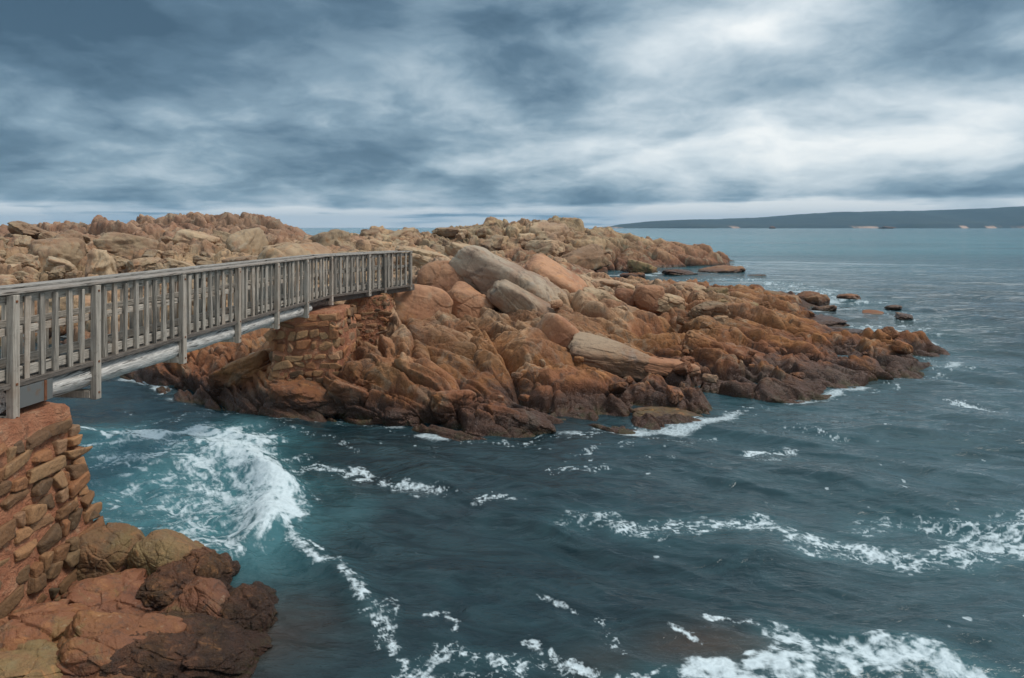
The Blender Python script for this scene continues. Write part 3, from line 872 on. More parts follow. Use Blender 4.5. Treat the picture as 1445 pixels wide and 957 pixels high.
POSTS = [(0, s_at(0, 9)), (0, s_at(0, 127)), (0, s_at(0, 251)), (0, s_at(0, 330)), (0, s_at(0, 385.6)), (0, s_at(0, 428)), (0, s_at(0, 463)), (1, s_at(1, 517.5)), (1, s_at(1, 539.5)), (1, s_at(1, 576))]
POSTS = [(0, 0.25)] + POSTS
rs = random.Random(3)
post_bottom = [2.2, 2.2, 2.17, 2.24, 2.27, 2.28, 2.3, 2.42, 2.52, 2.55, 2.55]
deck = []
for sgi in (0, 1):
    L = seglen(sgi)
    n = int(L / 0.145)
    for i in range(n):
        c, t = on(sgi, (i + .5) * L / n, WID / 2, DK - .02)
        deck.append((c, (L / n / 2 - .004, WID / 2 + rs.uniform(-.01, .012), .02), t))
boxes_mesh('deck', deck, M_DECK, bridge, .004, 0, .0, 4)
# kerb boards along the deck edges
for side, off in (('near', -.05), ('far', WID + .05)):
    kb = []
    for sgi in (0, 1):
        L = seglen(sgi)
        c, t = on(sgi, L / 2 + (.04 if sgi else 0), off, DK - .035)
        kb.append((c, (L / 2 + (.1 if sgi else 0), .05, .032), t))
    boxes_mesh('edge_board', kb, M_DECK, bridge, .006, 1, 0, 6)


def log(name, seg, s0, s1, off, z, r, seed):
    n, m_ = 90, 20
    V, T = [], []
    ss_ = np.linspace(s0, s1, n)
    ang = np.linspace(0, 2 * math.pi, m_, endpoint=False)
    for i, s_ in enumerate(ss_):
        (x, y, z0), t = on(seg, s_, off, z)
        nx, ny = -t[1], t[0]
        for a_ in ang:
            V.append((x, y, z0, nx, ny, a_))
    V = np.array(V)
    q = np.stack([np.cos(V[:, 5]), np.sin(V[:, 5]), np.repeat(ss_, m_) * .6], -1).astype(f4)
    rr = r * (1 + .22 * fbm(q * f4(1.5) + seed, 5, seed) + .05 * np.sin(np.repeat(ss_, m_) * .5))
    pts = np.stack([V[:, 0] + V[:, 3] * rr * np.cos(V[:, 5]), V[:, 1] + V[:, 4] * rr * np.cos(V[:, 5]), V[:, 2] + rr * np.sin(V[:, 5])], -1)
    Fs = []
    for i in range(n - 1):
        for j in range(m_):
            k = (j + 1) % m_
            Fs.append([i * m_ + j, i * m_ + k, (i + 1) * m_ + k, (i + 1) * m_ + j])
    Fs += [list(range(m_)), [(n - 1) * m_ + j for j in reversed(range(m_))]]
    o = link_mesh(name, pts, Fs, M_LOG, bridge, attrs={'tone': np.full(len(pts), .6), 'axis': np.ones(len(pts))})
    return o


log('log_beam', 0, 1.6, s_at(0, 438), .10, 2.485, .148, 7)
log('log_beam', 0, 1.6, s_at(0, 438), WID - .10, 2.485, .148, 9)
# squared beams carry the last spans
for off in (.10, WID - .10):
    bb = []
    s0 = s_at(0, 430); L = seglen(0)
    c, t = on(0, (s0 + L) / 2, off, 2.565); bb.append((c, ((L - s0) / 2 + .05, .06, .085), t))
    L = seglen(1)
    c, t = on(1, L / 2 + .15, off, 2.565); bb.append((c, (L / 2 + .2, .06, .085), t))
    boxes_mesh('beam', bb, M_DECK, bridge, .006, 1, 0, 8)
# bearers under the logs at each pair of posts
for (sgi, s_), zb in zip(POSTS, post_bottom):
    c, t = on(sgi, s_, WID / 2, zb + .07)
    boxes_mesh('crossbeam', [(c, (.06, WID / 2 + .04, .05), t)], M_WOOD, bridge, .006, 0, 0, int(s_ * 10))
pl = boxes_mesh('beam_plate', [(on(0, s_at(0, 36), -.085, 2.50)[0], (.32, .008, .125), on(0, 1, 0, 0)[1])], M_STEEL, bridge, .003, 1)
bl = []
for ds, dz in ((-.26, .08), (-.26, -.08), (.2, .08), (.2, -.08)):
    c, t = on(0, s_at(0, 36) + ds, -.098, 2.50 + dz); bl.append((c, (.012, .008, .012), t))
boxes_mesh('bolt', bl, M_RUST, pl, .003)
c, t = on(0, s_at(0, 54), -.0965, 2.5)
boxes_mesh('rust_strap', [(c, (.02, .005, .125), t)], M_RUST, pl, .002)


def railing(side):
    off = 0.0 if side == 0 else WID
    sg = -1 if side == 0 else 1
    # outer face: posts and pickets on the outside of the rails
    for (sgi, s_), zb in zip(POSTS, post_bottom):
        c, t = on(sgi, s_, off + sg * .085, (HR - .045 + zb) / 2)
        po = boxes_mesh('post', [(c, (.05, .045, (HR - .045 - zb) / 2), t)], M_WOOD, bridge, .006, 0, .004, int(s_ * 7) + side)
        bx_ = []
        for zz in (zb + .09, DK - .02, HR - .12):
            c, t = on(sgi, s_, off + sg * .133, zz); bx_.append((c, (.014, .006, .014), t))
        if side == 0:
            boxes_mesh('bolt', bx_, M_RUST, po, .003)
    for nm, z, hz, ww, mt in (('handrail', HR - .0175, .0175, .13, M_CAP), ('top_rail', HR - .105, .05, .022, M_WOOD), ('mid_rail', HR - .475, .045, .022, M_WOOD), ('bottom_rail', DK + .09, .06, .022, M_WOOD)):
        kb = []
        for sgi in (0, 1):
            L = seglen(sgi)
            c, t = on(sgi, L / 2, off + (0 if nm != 'handrail' else -sg * .02), z)
            kb.append((c, (L / 2 + (.02 if sgi else 0), ww, hz), t))
        boxes_mesh(nm, kb, mt, bridge, .006, 1, 0, int(z * 50) + side)
    far_rest = []
    for sgi in (0, 1):
        L = seglen(sgi)
        ps = sorted([s_ for g_, s_ in POSTS if g_ == sgi] + ([0.25] if sgi == 0 else [0.0]))
        ps = [p_ for i, p_ in enumerate(ps) if i == 0 or p_ - ps[i - 1] > .05]
        for a_, b_ in zip(ps[:-1], ps[1:]):
            n = max(1, int(round((b_ - a_) / .225)))
            for i in range(1, n):
                s_ = a_ + (b_ - a_) * (i + rs.uniform(-.13, .13)) / n
                top = HR - .058 + rs.uniform(-.02, .018)
                bot = DK + rs.uniform(-.035, 0.0)
                c, t = on(sgi, s_, off + sg * .047, (top + bot) / 2)
                bx_ = (c, (.034, .0225, (top - bot) / 2), t)
                if side == 1 and (sgi == 1 or s_ > 7.5):
                    far_rest.append(bx_)
                else:
                    boxes_mesh('baluster', [bx_], M_WOOD, bridge, .005, 0, .016, rs.randrange(9999))
    if far_rest:
        o = boxes_mesh('baluster', far_rest, M_WOOD, bridge, .005, 0, .006, 77)
        o['kind'] = 'stuff'


railing(0)
railing(1)


# ---------------------------------------------------------------- masonry piers
def pier(name, label, quad_top, quad_bot, ztop, zbot, seed, stone=(.26, .17), proud=.055, mortar_cap=0.0, rough=.05):
    """corners in plan, counter clockwise seen from above, starting front left; walls of rubble set in red mortar"""
    cx_ = sum(q[0] for q in quad_bot) / 4; cy_ = sum(q[1] for q in quad_bot) / 4
    root = empty(name, (cx_, cy_, zbot))
    tag(root, label, 'pier')
    O = np.array([cx_, cy_, zbot])
    rs = np.random.RandomState(seed)
    T = np.array(quad_top, f4); Bq = np.array(quad_bot, f4)
    # core: walls as grids roughened by noise
    Vs, Fs = [], []
    nb = 0
    NU, NV = 36, 44
    for k in range(4):
        u = np.linspace(0, 1, NU)[None, :, None]; v = np.linspace(0, 1, NV)[:, None, None]
        bt = Bq[k] * (1 - u) + Bq[(k + 1) % 4] * u
        tp = T[k] * (1 - u) + T[(k + 1) % 4] * u
        xy = bt * (1 - v) + tp * v
        z = zbot + (ztop - zbot) * np.broadcast_to(v, xy.shape[:2] + (1,))
        p = np.concatenate([xy, z], -1).reshape(-1, 3).astype(f4)
        Vs.append(p); Fs.append(grid_faces(NV, NU) + nb); nb += len(p)
    u = np.linspace(0, 1, NU)[None, :, None]; v = np.linspace(0, 1, NU)[:, None, None]
    xy = (T[0] * (1 - u) + T[1] * u) * (1 - v) + (T[3] * (1 - u) + T[2] * u) * v
    p = np.concatenate([xy, np.full(xy.shape[:2] + (1,), ztop)], -1).reshape(-1, 3).astype(f4)
    Vs.append(p); Fs.append(grid_faces(NU, NU) + nb)
    V = np.concatenate(Vs); Fa = np.concatenate(Fs)
    n1 = np.stack([fbm(V * f4(2.3), 4, seed), fbm(V * f4(2.3), 4, seed + 5), fbm(V * f4(2.3), 4, seed + 9) * .6], -1)
    V = V + n1 * f4(rough)
    cen = np.array([cx_, cy_, 0], f4); dv = V - cen; dv[:, 2] = 0
    V = V + dv / (np.linalg.norm(dv, axis=1, keepdims=True) + 1e-6) * f4(.062) * (V[:, 2:3] < ztop - .02)
    link_mesh('mortar', V - O, Fa, M_MORT, root, attrs={'tone': np.full(len(V), .5)})
    SV, SF, ST = [], [], []
    nb = 0
    F2_ = ICO[3][1]
    for k in range(4):
        b0, b1, t0, t1 = Bq[k], Bq[(k + 1) % 4], T[k], T[(k + 1) % 4]
        L = float(np.linalg.norm(b1 - b0)); Hh = ztop - zbot
        e = (b1 - b0) / L
        outn = np.array([e[1], -e[0]])
        z = 0.02
        while z < Hh - mortar_cap - .05:
            hh = stone[1] * rs.uniform(.65, 1.3)
            s_ = -rs.uniform(0, .12)
            while s_ < L:
                w = stone[0] * rs.choice([.5, .75, 1.0, 1.3, 1.8]) * rs.uniform(.85, 1.15)
                zc = z + hh / 2 + rs.uniform(-.045, .045); sc_ = s_ + w / 2
                v = min(zc / Hh, 1); uu = sc_ / L
                xy = (b0 * (1 - uu) + b1 * uu) * (1 - v) + (t0 * (1 - uu) + t1 * uu) * v
                sd = rs.randint(1e6)
                pv, _f = rock_shape(sd, (w / 2 * 1.02, .095, hh / 2 * rs.uniform(.86, 1.12)), 3, rs.uniform(11, 24), 2, .10, 0.0, .93)
                an_ = rs.uniform(-.22, .22); ca, sa = math.cos(an_), math.sin(an_)
                px_ = pv[:, 0] * ca - pv[:, 2] * sa; pz_ = pv[:, 0] * sa + pv[:, 2] * ca
                dep_ = pv[:, 1] + rs.uniform(-.5, 1) * proud
                P3 = np.stack([xy[0] + e[0] * px_ + outn[0] * dep_, xy[1] + e[1] * px_ + outn[1] * dep_, zbot + zc + pz_], -1)
                SV.append(P3 - O); SF.append(F2_ + nb); ST.append(np.full(len(P3), rs.rand())); nb += len(P3)
                s_ += w + .012
            z += hh + .010
    link_mesh('stonework', np.concatenate(SV), np.concatenate(SF), M_STONE, root, attrs={'tone': np.concatenate(ST)})
    return root


pier('masonry_pier', 'tall red rubble stone pier carrying the near end of the footbridge', [(-6.75, 5.6), (-5.83, 5.6), (-5.62, 8.55), (-6.6, 8.75)], [(-6.9, 5.4), (-5.42, 5.4), (-5.33, 8.85), (-6.9, 9.1)], 2.30, -0.25, 11, (.30, .19), .05, .16, .06)
pier('masonry_pier', 'broad orange stone pier at the island edge under the bend of the footbridge', [(-5.85, 17.1), (-4.55, 17.2), (-4.45, 19.0), (-5.8, 19.2)], [(-6.0, 16.95), (-4.45, 17.05), (-4.30, 19.1), (-6.0, 19.3)], 2.36, .55, 12, (.36, .24), .03, .10, .08)
pier('masonry_pier', 'narrow stone pier under the last span of the footbridge beside the red boulder', [(-4.78, 19.95), (-3.86, 20.05), (-3.75, 21.2), (-4.7, 21.2)], [(-4.85, 19.8), (-3.72, 19.9), (-3.6, 21.3), (-4.8, 21.3)], 2.50, .9, 13, (.20, .14), .0, .05, .03)

# ---------------------------------------------------------------- the sea
DIVC = []
seg_strokes = []


def stroke(pts, w, amt, lace=0.5, streak=0.5, aer=0.0, wmul=None):
    seg_strokes.append((pts, w, amt, lace, streak, aer))


# (photo pixels on the water plane), width in metres, strength, lacy 0..1, streaky 0..1, aerated water
stroke([(225, 612), (270, 604), (315, 604), (338, 618), (345, 640)], .72, 1.3, .25, .8, 1)
stroke([(345, 640), (362, 655), (380, 678), (390, 705), (386, 735), (366, 757)], .46, 1.6, .2, .9, 1)
stroke([(300, 640), (340, 665), (365, 700), (372, 735)], .5, .9, .3, .9, 1)
stroke([(160, 645), (215, 640), (262, 645), (285, 670), (282, 700), (262, 712)], .5, .95, .4, .7, 1)
stroke([(125, 604), (165, 605), (185, 612)], .55, .9, .2, .9, 1)
stroke([(140, 628), (210, 622), (270, 628)], .5, .72, .5, .8, 1)
stroke([(135, 735), (190, 738), (250, 728), (290, 710)], .40, .62, .3, .9, 1)
stroke([(140, 755), (190, 752), (235, 748)], .25, .55, .3, .9, .6)
stroke([(245, 765), (285, 742), (300, 728)], .22, .9, .2, .9, .8)
stroke([(262, 765), (295, 775), (316, 792)], .30, 1.0, .2, .9, .8)
stroke([(220, 590), (300, 583), (380, 575)], .45, .35, .7, .8, .2)
stroke([(430, 583), (455, 578), (500, 586)], .36, 1.0, .2, .8, .3)
stroke([(375, 600), (440, 620), (520, 632)], .4, .22, .9, .9, 0)
stroke([(388, 642), (430, 655), (480, 660), (540, 675), (600, 688)], .28, .78, .6, .7, 0)
stroke([(385, 655), (420, 685), (440, 700)], .45, .42, .8, .9, 0)
stroke([(600, 688), (640, 692)], .16, .5, .8, .5, 0)
stroke([(680, 706), (722, 706)], .22, .85, .7, .3, 0)
stroke([(400, 745), (414, 766), (440, 788), (448, 800)], .13, 1.1, .2, .3, .3)
stroke([(414, 766), (440, 772), (455, 782)], .09, .9, .4, .3, .3)
stroke([(455, 800), (475, 800), (490, 818), (505, 842), (522, 866)], .15, 1.0, .4, .3, .2)
stroke([(540, 880), (560, 920), (580, 945), (600, 925), (640, 915)], .13, .85, .7, .3, .1)
stroke([(600, 868), (628, 862), (645, 876), (640, 890)], .06, 1.0, .4, .3, 0)
stroke([(620, 915), (660, 928), (700, 928), (730, 940)], .14, .82, .7, .3, .1)
stroke([(745, 900), (790, 926), (842, 946)], .08, 1.0, .4, .3, 0)
stroke([(700, 930), (745, 925), (800, 935)], .16, .75, .8, .3, 0)
stroke([(560, 955), (640, 945), (720, 950)], .16, .6, .8, .3, 0)
stroke([(540, 900), (545, 850)], .16, .5, .9, .3, 0)
stroke([(805, 735), (850, 728), (880, 742), (920, 750)], .30, .58, .9, .5, .2)
stroke([(880, 742), (960, 740), (1030, 742), (1080, 740)], .27, .85, .7, .6, .3)
stroke([(1080, 740), (1120, 757), (1200, 768), (1265, 782)], .30, .92, .6, .5, .3)
stroke([(1110, 765), (1140, 778), (1190, 780)], .14, .8, .6, .4, .3)
stroke([(1265, 782), (1340, 786), (1400, 772), (1460, 765)], .34, .85, .8, .5, .3)
stroke([(1225, 742), (1300, 732), (1380, 745), (1460, 730)], .34, .62, .95, .5, .3)
stroke([(1350, 760), (1400, 755), (1460, 748)], .4, .72, .9, .5, .3)
stroke([(985, 950), (1040, 945), (1090, 940), (1150, 930), (1210, 935), (1280, 930), (1340, 940), (1390, 960)], .28, 1.25, .1, .4, .35)
stroke([(1100, 895), (1140, 908), (1190, 918), (1260, 908), (1310, 915)], .22, 1.2, .15, .4, .35)
stroke([(980, 950), (900, 950), (860, 955)], .14, .9, .3, .4, .4)
stroke([(1300, 920), (1350, 945), (1400, 970)], .22, 1.1, .3, .4, .6)
stroke([(1000, 985), (1200, 980), (1390, 985)], .35, 1.25, .1, .4, .35)
stroke([(945, 888), (970, 898), (990, 912)], .06, 1.0, .2, .2, 0)
stroke([(1000, 876), (1030, 878), (1060, 880)], .08, .95, .4, .3, 0)
stroke([(760, 842), (795, 858), (815, 870)], .05, .8, .5, .3, 0)
stroke([(850, 880), (870, 915)], .12, .55, .8, .4, 0)
stroke([(1065, 640), (1085, 632), (1108, 630)], .30, .95, .5, .4, 0)
stroke([(1075, 652), (1095, 648)], .22, .7, .6, .4, 0)
stroke([(1125, 602), (1150, 606), (1172, 612)], .30, .7, .7, .5, 0)
stroke([(1345, 562), (1370, 570), (1398, 577)], .36, .85, .6, .5, 0)
stroke([(1255, 600), (1285, 604)], .24, .7, .6, .5, 0)
stroke([(785, 664), (815, 662), (850, 664)], .24, .55, .8, .6, 0)
stroke([(900, 650), (960, 650), (1000, 655)], .16, .35, .9, .8, 0)
stroke([(720, 625), (800, 618), (870, 606), (905, 600)], .3, .62, .5, .8, 0)
stroke([(820, 640), (900, 625), (1000, 612)], .3, .3, .8, .9, 0)
stroke([(440, 590), (540, 602), (560, 612), (640, 622), (720, 625)], .14, .36, .7, .6, 0)
stroke([(985, 596), (1060, 578), (1120, 568)], .3, .5, .7, .6, 0)
stroke([(1150, 562), (1210, 552), (1290, 535), (1340, 520)], .35, .42, .8, .6, 0)
stroke([(200, 660), (260, 690), (300, 720), (330, 750)], 1.1, .72, .5, .9, 1)
stroke([(300, 620), (330, 660), (350, 710)], .8, .85, .4, .9, 1)
stroke([(130, 690), (200, 700), (260, 690)], .7, .5, .4, 1.0, 1)
# surf in the shallows and round the far rocks
stroke([(1165, 452), (1190, 468), (1235, 470), (1275, 455)], 2.2, .62, .8, .6, .4)
stroke([(1180, 470), (1260, 478), (1310, 495)], 1.0, .5, .8, .6, .3)
stroke([(1080, 408), (1120, 412), (1160, 412), (1200, 424)], 2.6, .62, .6, .8, .3)
stroke([(1050, 395), (1100, 400), (1150, 410)], 2.2, .7, .6, .8, .3)
stroke([(960, 396), (1020, 394), (1075, 396)], 1.6, .5, .7, .8, .2)
stroke([(900, 404), (980, 402), (1060, 404)], 2.0, .4, .6, .9, .3)
stroke([(1200, 432), (1260, 442), (1300, 452)], 1.6, .45, .8, .7, .3)
stroke([(1240, 496), (1300, 505), (1350, 520)], .6, .4, .8, .7, .2)
stroke([(1030, 373), (1045, 376)], 2, .7, .5, .6, 0)
stroke([(470, 331.5), (490, 332), (515, 331)], 14, 1.2, .2, .2, .2)
stroke([(440, 329), (480, 330)], 10, .8, .4, .2, .2)

px_ = np.concatenate([np.arange(-900, -60, 7), np.arange(-60, 1510, 1.35), np.arange(1510, 2400, 7)])
row_ = np.concatenate([np.geomspace(0.42, 12, 60), np.arange(12.3, 110, .8), np.arange(110, 700, 1.25), np.arange(700, 1600, 9)])
A, D = np.meshgrid((px_ - CX) / F, H * F / row_)
X = (A * D).astype(f4).ravel(); Y = D.astype(f4).ravel()
nR, nC = A.shape
foam = np.zeros(len(X), f4); aer = np.zeros(len(X), f4); crest = np.zeros(len(X), f4)
for si, (pts, w, amt, lace, streak, ae) in enumerate(seg_strokes):
    Wp_ = np.array([Wp(*p_) for p_ in pts], f4)
    mg = w * 2.6
    sel = np.nonzero((X > Wp_[:, 0].min() - mg) & (X < Wp_[:, 0].max() + mg) & (Y > Wp_[:, 1].min() - mg) & (Y < Wp_[:, 1].max() + mg))[0]
    if not len(sel): continue
    x, y = X[sel], Y[sel]
    wob = vnoise(np.stack([x, y, np.full_like(x, si)], -1) * f4(1.3 / w ** .5), 200 + si) * f4(.45 * w)
    best = np.full(len(sel), 1e9, f4); U = np.zeros(len(sel), f4); Vv = np.zeros(len(sel), f4); acc = 0.0
    for a, b in zip(Wp_[:-1], Wp_[1:]):
        e = b - a; L = float(np.linalg.norm(e)) + 1e-6; e = e / L
        t = np.clip((x - a[0]) * e[0] + (y - a[1]) * e[1], 0, L)
        dx, dy = x - a[0] - e[0] * t, y - a[1] - e[1] * t
        d = np.sqrt(dx * dx + dy * dy)
        bb = d < best
        best = np.where(bb, d, best); U = np.where(bb, acc + t, U); Vv = np.where(bb, dx * -e[1] + dy * e[0], Vv)
        acc += L
    r = (best + wob) / w
    infl = 1 - sstep(0.0, 1.55, r)
    xyz = np.stack([x, y, np.full_like(x, si * 3.1)], -1)
    sc_ = 1.0 / max(w, .12) ** .6
    warp_ = vnoise(xyz * f4(2 * sc_), 300 + si) * .3
    st_n = fbm(np.stack([U * 1.6 * sc_ + warp_, (Vv + warp_ * .25) * 9 * sc_, np.full_like(x, si)], -1), 4, 310 + si, .6)
    iso0 = fbm(xyz * f4(4 * sc_), 4, 370 + si)
    F1, F2, _i, _v = voro(np.stack([x * 2.2 * sc_ + warp_ * 3 + iso0 * .9, y * 3.2 * sc_ + warp_ * 3 + iso0 * .9, np.full_like(x, si * .7)], -1), 320 + si)
    lc = 1 - sstep(0.05, .32, F2 - F1) * 1.0
    iso = fbm(xyz * f4(3.2 * sc_), 5, 330 + si, .6)
    tex = .5 + (.80 - .35 * ae) * iso + streak * .75 * st_n + lace * .55 * (lc - .5)
    fo = sstep(.38, 1.25, infl * amt * .85 + (tex - .5) * 1.25 * np.minimum(1, infl * 2.2)) * sstep(0, .12, infl)
    foam[sel] = np.maximum(foam[sel], fo * min(1.0, .55 + .45 * amt))
    aer[sel] = np.maximum(aer[sel], ae * (1 - sstep(0.0, 2.3, r)))
    if si == 1:
        crest[sel] = np.maximum(crest[sel], np.exp(-(best / .38) ** 2))
    if si in (0,):
        crest[sel] = np.maximum(crest[sel], .7 * np.exp(-(best / .6) ** 2))
    if si in (17, 19):
        crest[sel] = np.maximum(crest[sel], .35 * np.exp(-(best / .25) ** 2))
    if si in (33, 34):
        crest[sel] = np.maximum(crest[sel], .15 * np.exp(-(best / .3) ** 2))
# wash along the shores
nr_ = np.nonzero((Y > 13) & (Y < 70) & (np.abs(X) < 40))[0]
ti = ISLAND_EV((X[nr_] / Y[nr_]).astype(f4), np.log(Y[nr_]).astype(f4))
pw_ = np.stack([X[nr_], Y[nr_], 0 * X[nr_]], -1)
wsh = np.exp(-((ti + .20) / .26) ** 2) * sstep(.0, .55, .25 + fbm(pw_ * f4(.55), 3, 402)) 
wn = fbm(pw_ * np.array([1.6, 4.5, 1], f4), 5, 403, .62)
foam[nr_] = np.maximum(foam[nr_], .72 * sstep(.28, .95, wsh * 1.0 + wn * .6))
# scattered flecks of spume drifting on the near water
xy0 = np.stack([X, Y, np.zeros_like(X)], -1)
near = np.nonzero((Y < 40))[0]
pp = xy0[near]
F1, F2, ID, _v = voro(pp * np.array([5.0, 4.0, 1], f4) + np.stack([vnoise(pp * f4(4), 1), vnoise(pp * f4(4), 2), 0 * pp[:, 0]], -1) * f4(.35), 77)
dens = sstep(.05, .5, fbm(pp * f4(.45), 3, 78))
fl = (1 - sstep(.10, .24, F1 + .12 * vnoise(pp * f4(16), 5))) * (ID < .02 + .20 * dens) * (1 - sstep(12, 22, pp[:, 1]))
foam[near] = np.maximum(foam[near], .7 * fl)

# waves
dist = np.sqrt(X * X + Y * Y)
Zw = np.zeros(len(X), f4)
wv = vnoise(xy0 * f4(.25), 91) * f4(.9)
wv2 = vnoise(xy0 * f4(.7), 92) * f4(.35)
rsw = random.Random(8)
for lam, amp, ang in [(7, .085, 66), (4.2, .07, 78), (2.6, .058, 55), (1.7, .042, 72), (1.1, .027, 48), (.75, .017, 66), (.5, .010, 88), (.36, .0065, 52), (.25, .004, 74)]:
    k = 2 * math.pi / lam
    ca, sa = math.cos(rad(ang)), math.sin(rad(ang))
    ph = k * (X * ca + Y * sa) + rsw.uniform(0, 6.28) + (wv + wv2) * k * min(1.0, .9)
    s_ = np.sin(ph)
    s_ = 1 - 2 * np.abs(np.sin(ph * .5)) ** 1.25
    fade = 1 - sstep(.18, .5, dist * dist / (H * F) * 1.25 / lam)
    mod = .55 + .45 * vnoise(xy0 * f4(.5 / lam), int(lam * 100))
    Zw += f4(amp) * s_.astype(f4) * fade.astype(f4) * mod
cr_ = np.stack([X * .87 - Y * .5, X * .5 + Y * .87, 0 * X], -1) + np.stack([wv, wv2, 0 * X], -1) * f4(.6)
Zw += .055 * fbm(cr_ * np.array([.32, 1.25, 1], f4), 4, 97, .5, True) * (1 - sstep(14, 34, dist))
Zw += .05 * fbm(xy0 * f4(.8), 4, 95) * (1 - sstep(25, 60, dist))
turb = aer * (1 - sstep(20, 30, Y))
Zw += turb * (.07 * fbm(xy0 * f4(2.2), 5, 96, .6))
Zw += .26 * crest * (1 - sstep(12, 16, Y))
# the surge piles up behind the breaker, so the basin left of it sits a touch lower
c0 = Wp(330, 690)
bas = np.exp(-(((X - c0[0] + .7) / 1.6) ** 2 + ((Y - c0[1] - .2) / 1.5) ** 2))
aer = np.clip(np.maximum(aer, .75 * bas * (X < c0[0] + .6)), 0, 1)
shal = np.zeros(len(X), f4)
for px, py, rx, ry, a in [(1000, 915, .75, .35, .9), (330, 900, 1.0, .8, .8), (430, 880, .5, .5, .45), (1250, 455, 3, 4, .5), (1180, 470, 2, 3, .5), (860, 930, .5, .3, .4), (1200, 530, 1.5, 1, .4)]:
    c = Wp(px, py)
    shal = np.maximum(shal, a * np.exp(-((X - c[0]) / rx) ** 2 - ((Y - c[1]) / ry) ** 2))

m, g = material('sea_water')
p = g.pos()
fo = g.attr('foam'); ae = g.attr('aerated'); sh = g.attr('shallow')
flow = g.vm('MULTIPLY', p, (1.0, 2.4, 1.0))
nA = g.noise(flow, 0.09, 4, 0.55, 0.6)
nB = g.noise(flow, 0.9, 5, 0.6, 1.2)
nC_ = g.noise(flow, 3.5, 5, 0.6, 1.0)
nD = g.noise(flow, 0.25, 5, 0.6, 0.5)
deep = g.mix(g.ss(nB, .35, .65), (0.008, 0.023, 0.030), (0.017, 0.044, 0.053))
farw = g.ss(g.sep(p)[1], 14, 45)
deep = g.mix(g.m('MULTIPLY', g.ss(g.sep(p)[1], 25, 160), .9), deep, (0.06, 0.24, 0.285))  # bright sky reflection of the far sea put into the base colour by distance
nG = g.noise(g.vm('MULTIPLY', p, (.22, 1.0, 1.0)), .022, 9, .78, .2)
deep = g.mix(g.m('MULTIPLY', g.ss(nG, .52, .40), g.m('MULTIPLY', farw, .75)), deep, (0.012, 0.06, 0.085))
xs_ = g.m('ADD', g.sep(p)[0], g.m('MULTIPLY', g.m('SUBTRACT', nD, .5), 5))
deep = g.mix(g.m('MULTIPLY', g.ss(xs_, .5, 7.5), g.m('SUBTRACT', 1, farw)), deep, g.mix(g.ss(nB, .35, .65), (0.022, 0.058, 0.070), (0.038, 0.088, 0.104)))
c = g.mix(g.m('MULTIPLY', ae, .75), deep, g.mix(nB, (0.04, 0.15, 0.175), (0.10, 0.27, 0.30)))
c = g.mix(g.m('MULTIPLY', sh, g.m('ADD', .45, g.m('MULTIPLY', nC_, .6))), c, (0.075, 0.048, 0.032))
ft = g.noise(p, 22, 6, .7, .6)
fv = g.voro(g.vm('ADD', p, g.vm('MULTIPLY', g.noise(p, 6, 3, .5, 0, True), (.12, .12, 0))), 9.0, 'DISTANCE_TO_EDGE')
ft = g.m('ADD', ft, g.m('MULTIPLY', g.ss(fv, .22, .0), .35))
fo2 = g.m('MULTIPLY', g.ss(g.m('ADD', fo, g.m('MULTIPLY', g.m('SUBTRACT', ft, .62), g.m('SUBTRACT', .62, g.m('MULTIPLY', ae, .3)))), .02, 1.25), g.ss(fo, .02, .22))
c = g.mix(fo2, c, (0.68, 0.78, 0.82))
nE = g.noise(g.vm('MULTIPLY', p, (.35, 1.0, 1.0)), .085, 5, .6, .4)
nF = g.noise(g.vm('MULTIPLY', p, (.5, 1.0, 1.0)), .38, 4, .6, .3)
farw = g.ss(g.sep(p)[1], 14, 45)
h1 = g.m('MULTIPLY', g.m('ADD', g.m('MULTIPLY', nE, 4.5), g.m('MULTIPLY', nF, 1.8)), farw)
h2 = g.m('ADD', g.m('MULTIPLY', nE, .8), g.m('MULTIPLY', nB, .26))
h3 = g.m('ADD', g.m('MULTIPLY', nC_, .07), g.m('ADD', g.m('MULTIPLY', nD, .7), g.m('MULTIPLY', g.noise(flow, 11, 3, .5, .8), .018)))
h3 = g.m('ADD', h3, g.m('MULTIPLY', g.m('MULTIPLY', nG, farw), 9.0))
hb = g.m('ADD', h1, g.m('ADD', h2, h3))
nb = g.bump(hb, .65, .35)
ro = g.m('ADD', .07, g.m('MULTIPLY', fo2, .6))
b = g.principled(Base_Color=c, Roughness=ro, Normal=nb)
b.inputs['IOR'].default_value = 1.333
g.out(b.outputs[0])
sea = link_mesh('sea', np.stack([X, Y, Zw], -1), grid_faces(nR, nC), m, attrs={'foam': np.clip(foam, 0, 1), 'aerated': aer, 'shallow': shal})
tag(sea, kind='structure')

# ---------------------------------------------------------------- the far headland
DH = 3600.0
m, g = material('headland_scrub')
p = g.pos(); z = g.sep(p)[2]
n = g.noise(p, .02, 6, .65); n2 = g.noise(p, .006, 4, .6)
c = g.mix(n, (0.008, 0.015, 0.014), (0.045, 0.058, 0.040))
c = g.mix(g.m('MULTIPLY', g.ss(n2, .45, .7), .4), c, (0.06, 0.075, 0.04))
cl = g.m('MULTIPLY', g.ss(g.m('ADD', z, g.m('MULTIPLY', n, 16)), 24, 16), g.ss(g.noise(g.vm('MULTIPLY', p, (1, .2, .3)), .006, 4, .6), .56, .66))
c = g.mix(cl, c, (0.55, 0.36, 0.25))
g.out(g.principled(Base_Color=c, Roughness=.95).outputs[0])
prof = [(840, 321), (862, 320), (880, 317), (910, 313), (960, 310.5), (1030, 309), (1080, 307), (1130, 303), (1180, 300), (1240, 298.5), (1320, 297), (1380, 295), (1445, 291.5), (1600, 288), (1900, 284), (2300, 282)]
pxs = np.arange(842, 2300, 1.5)
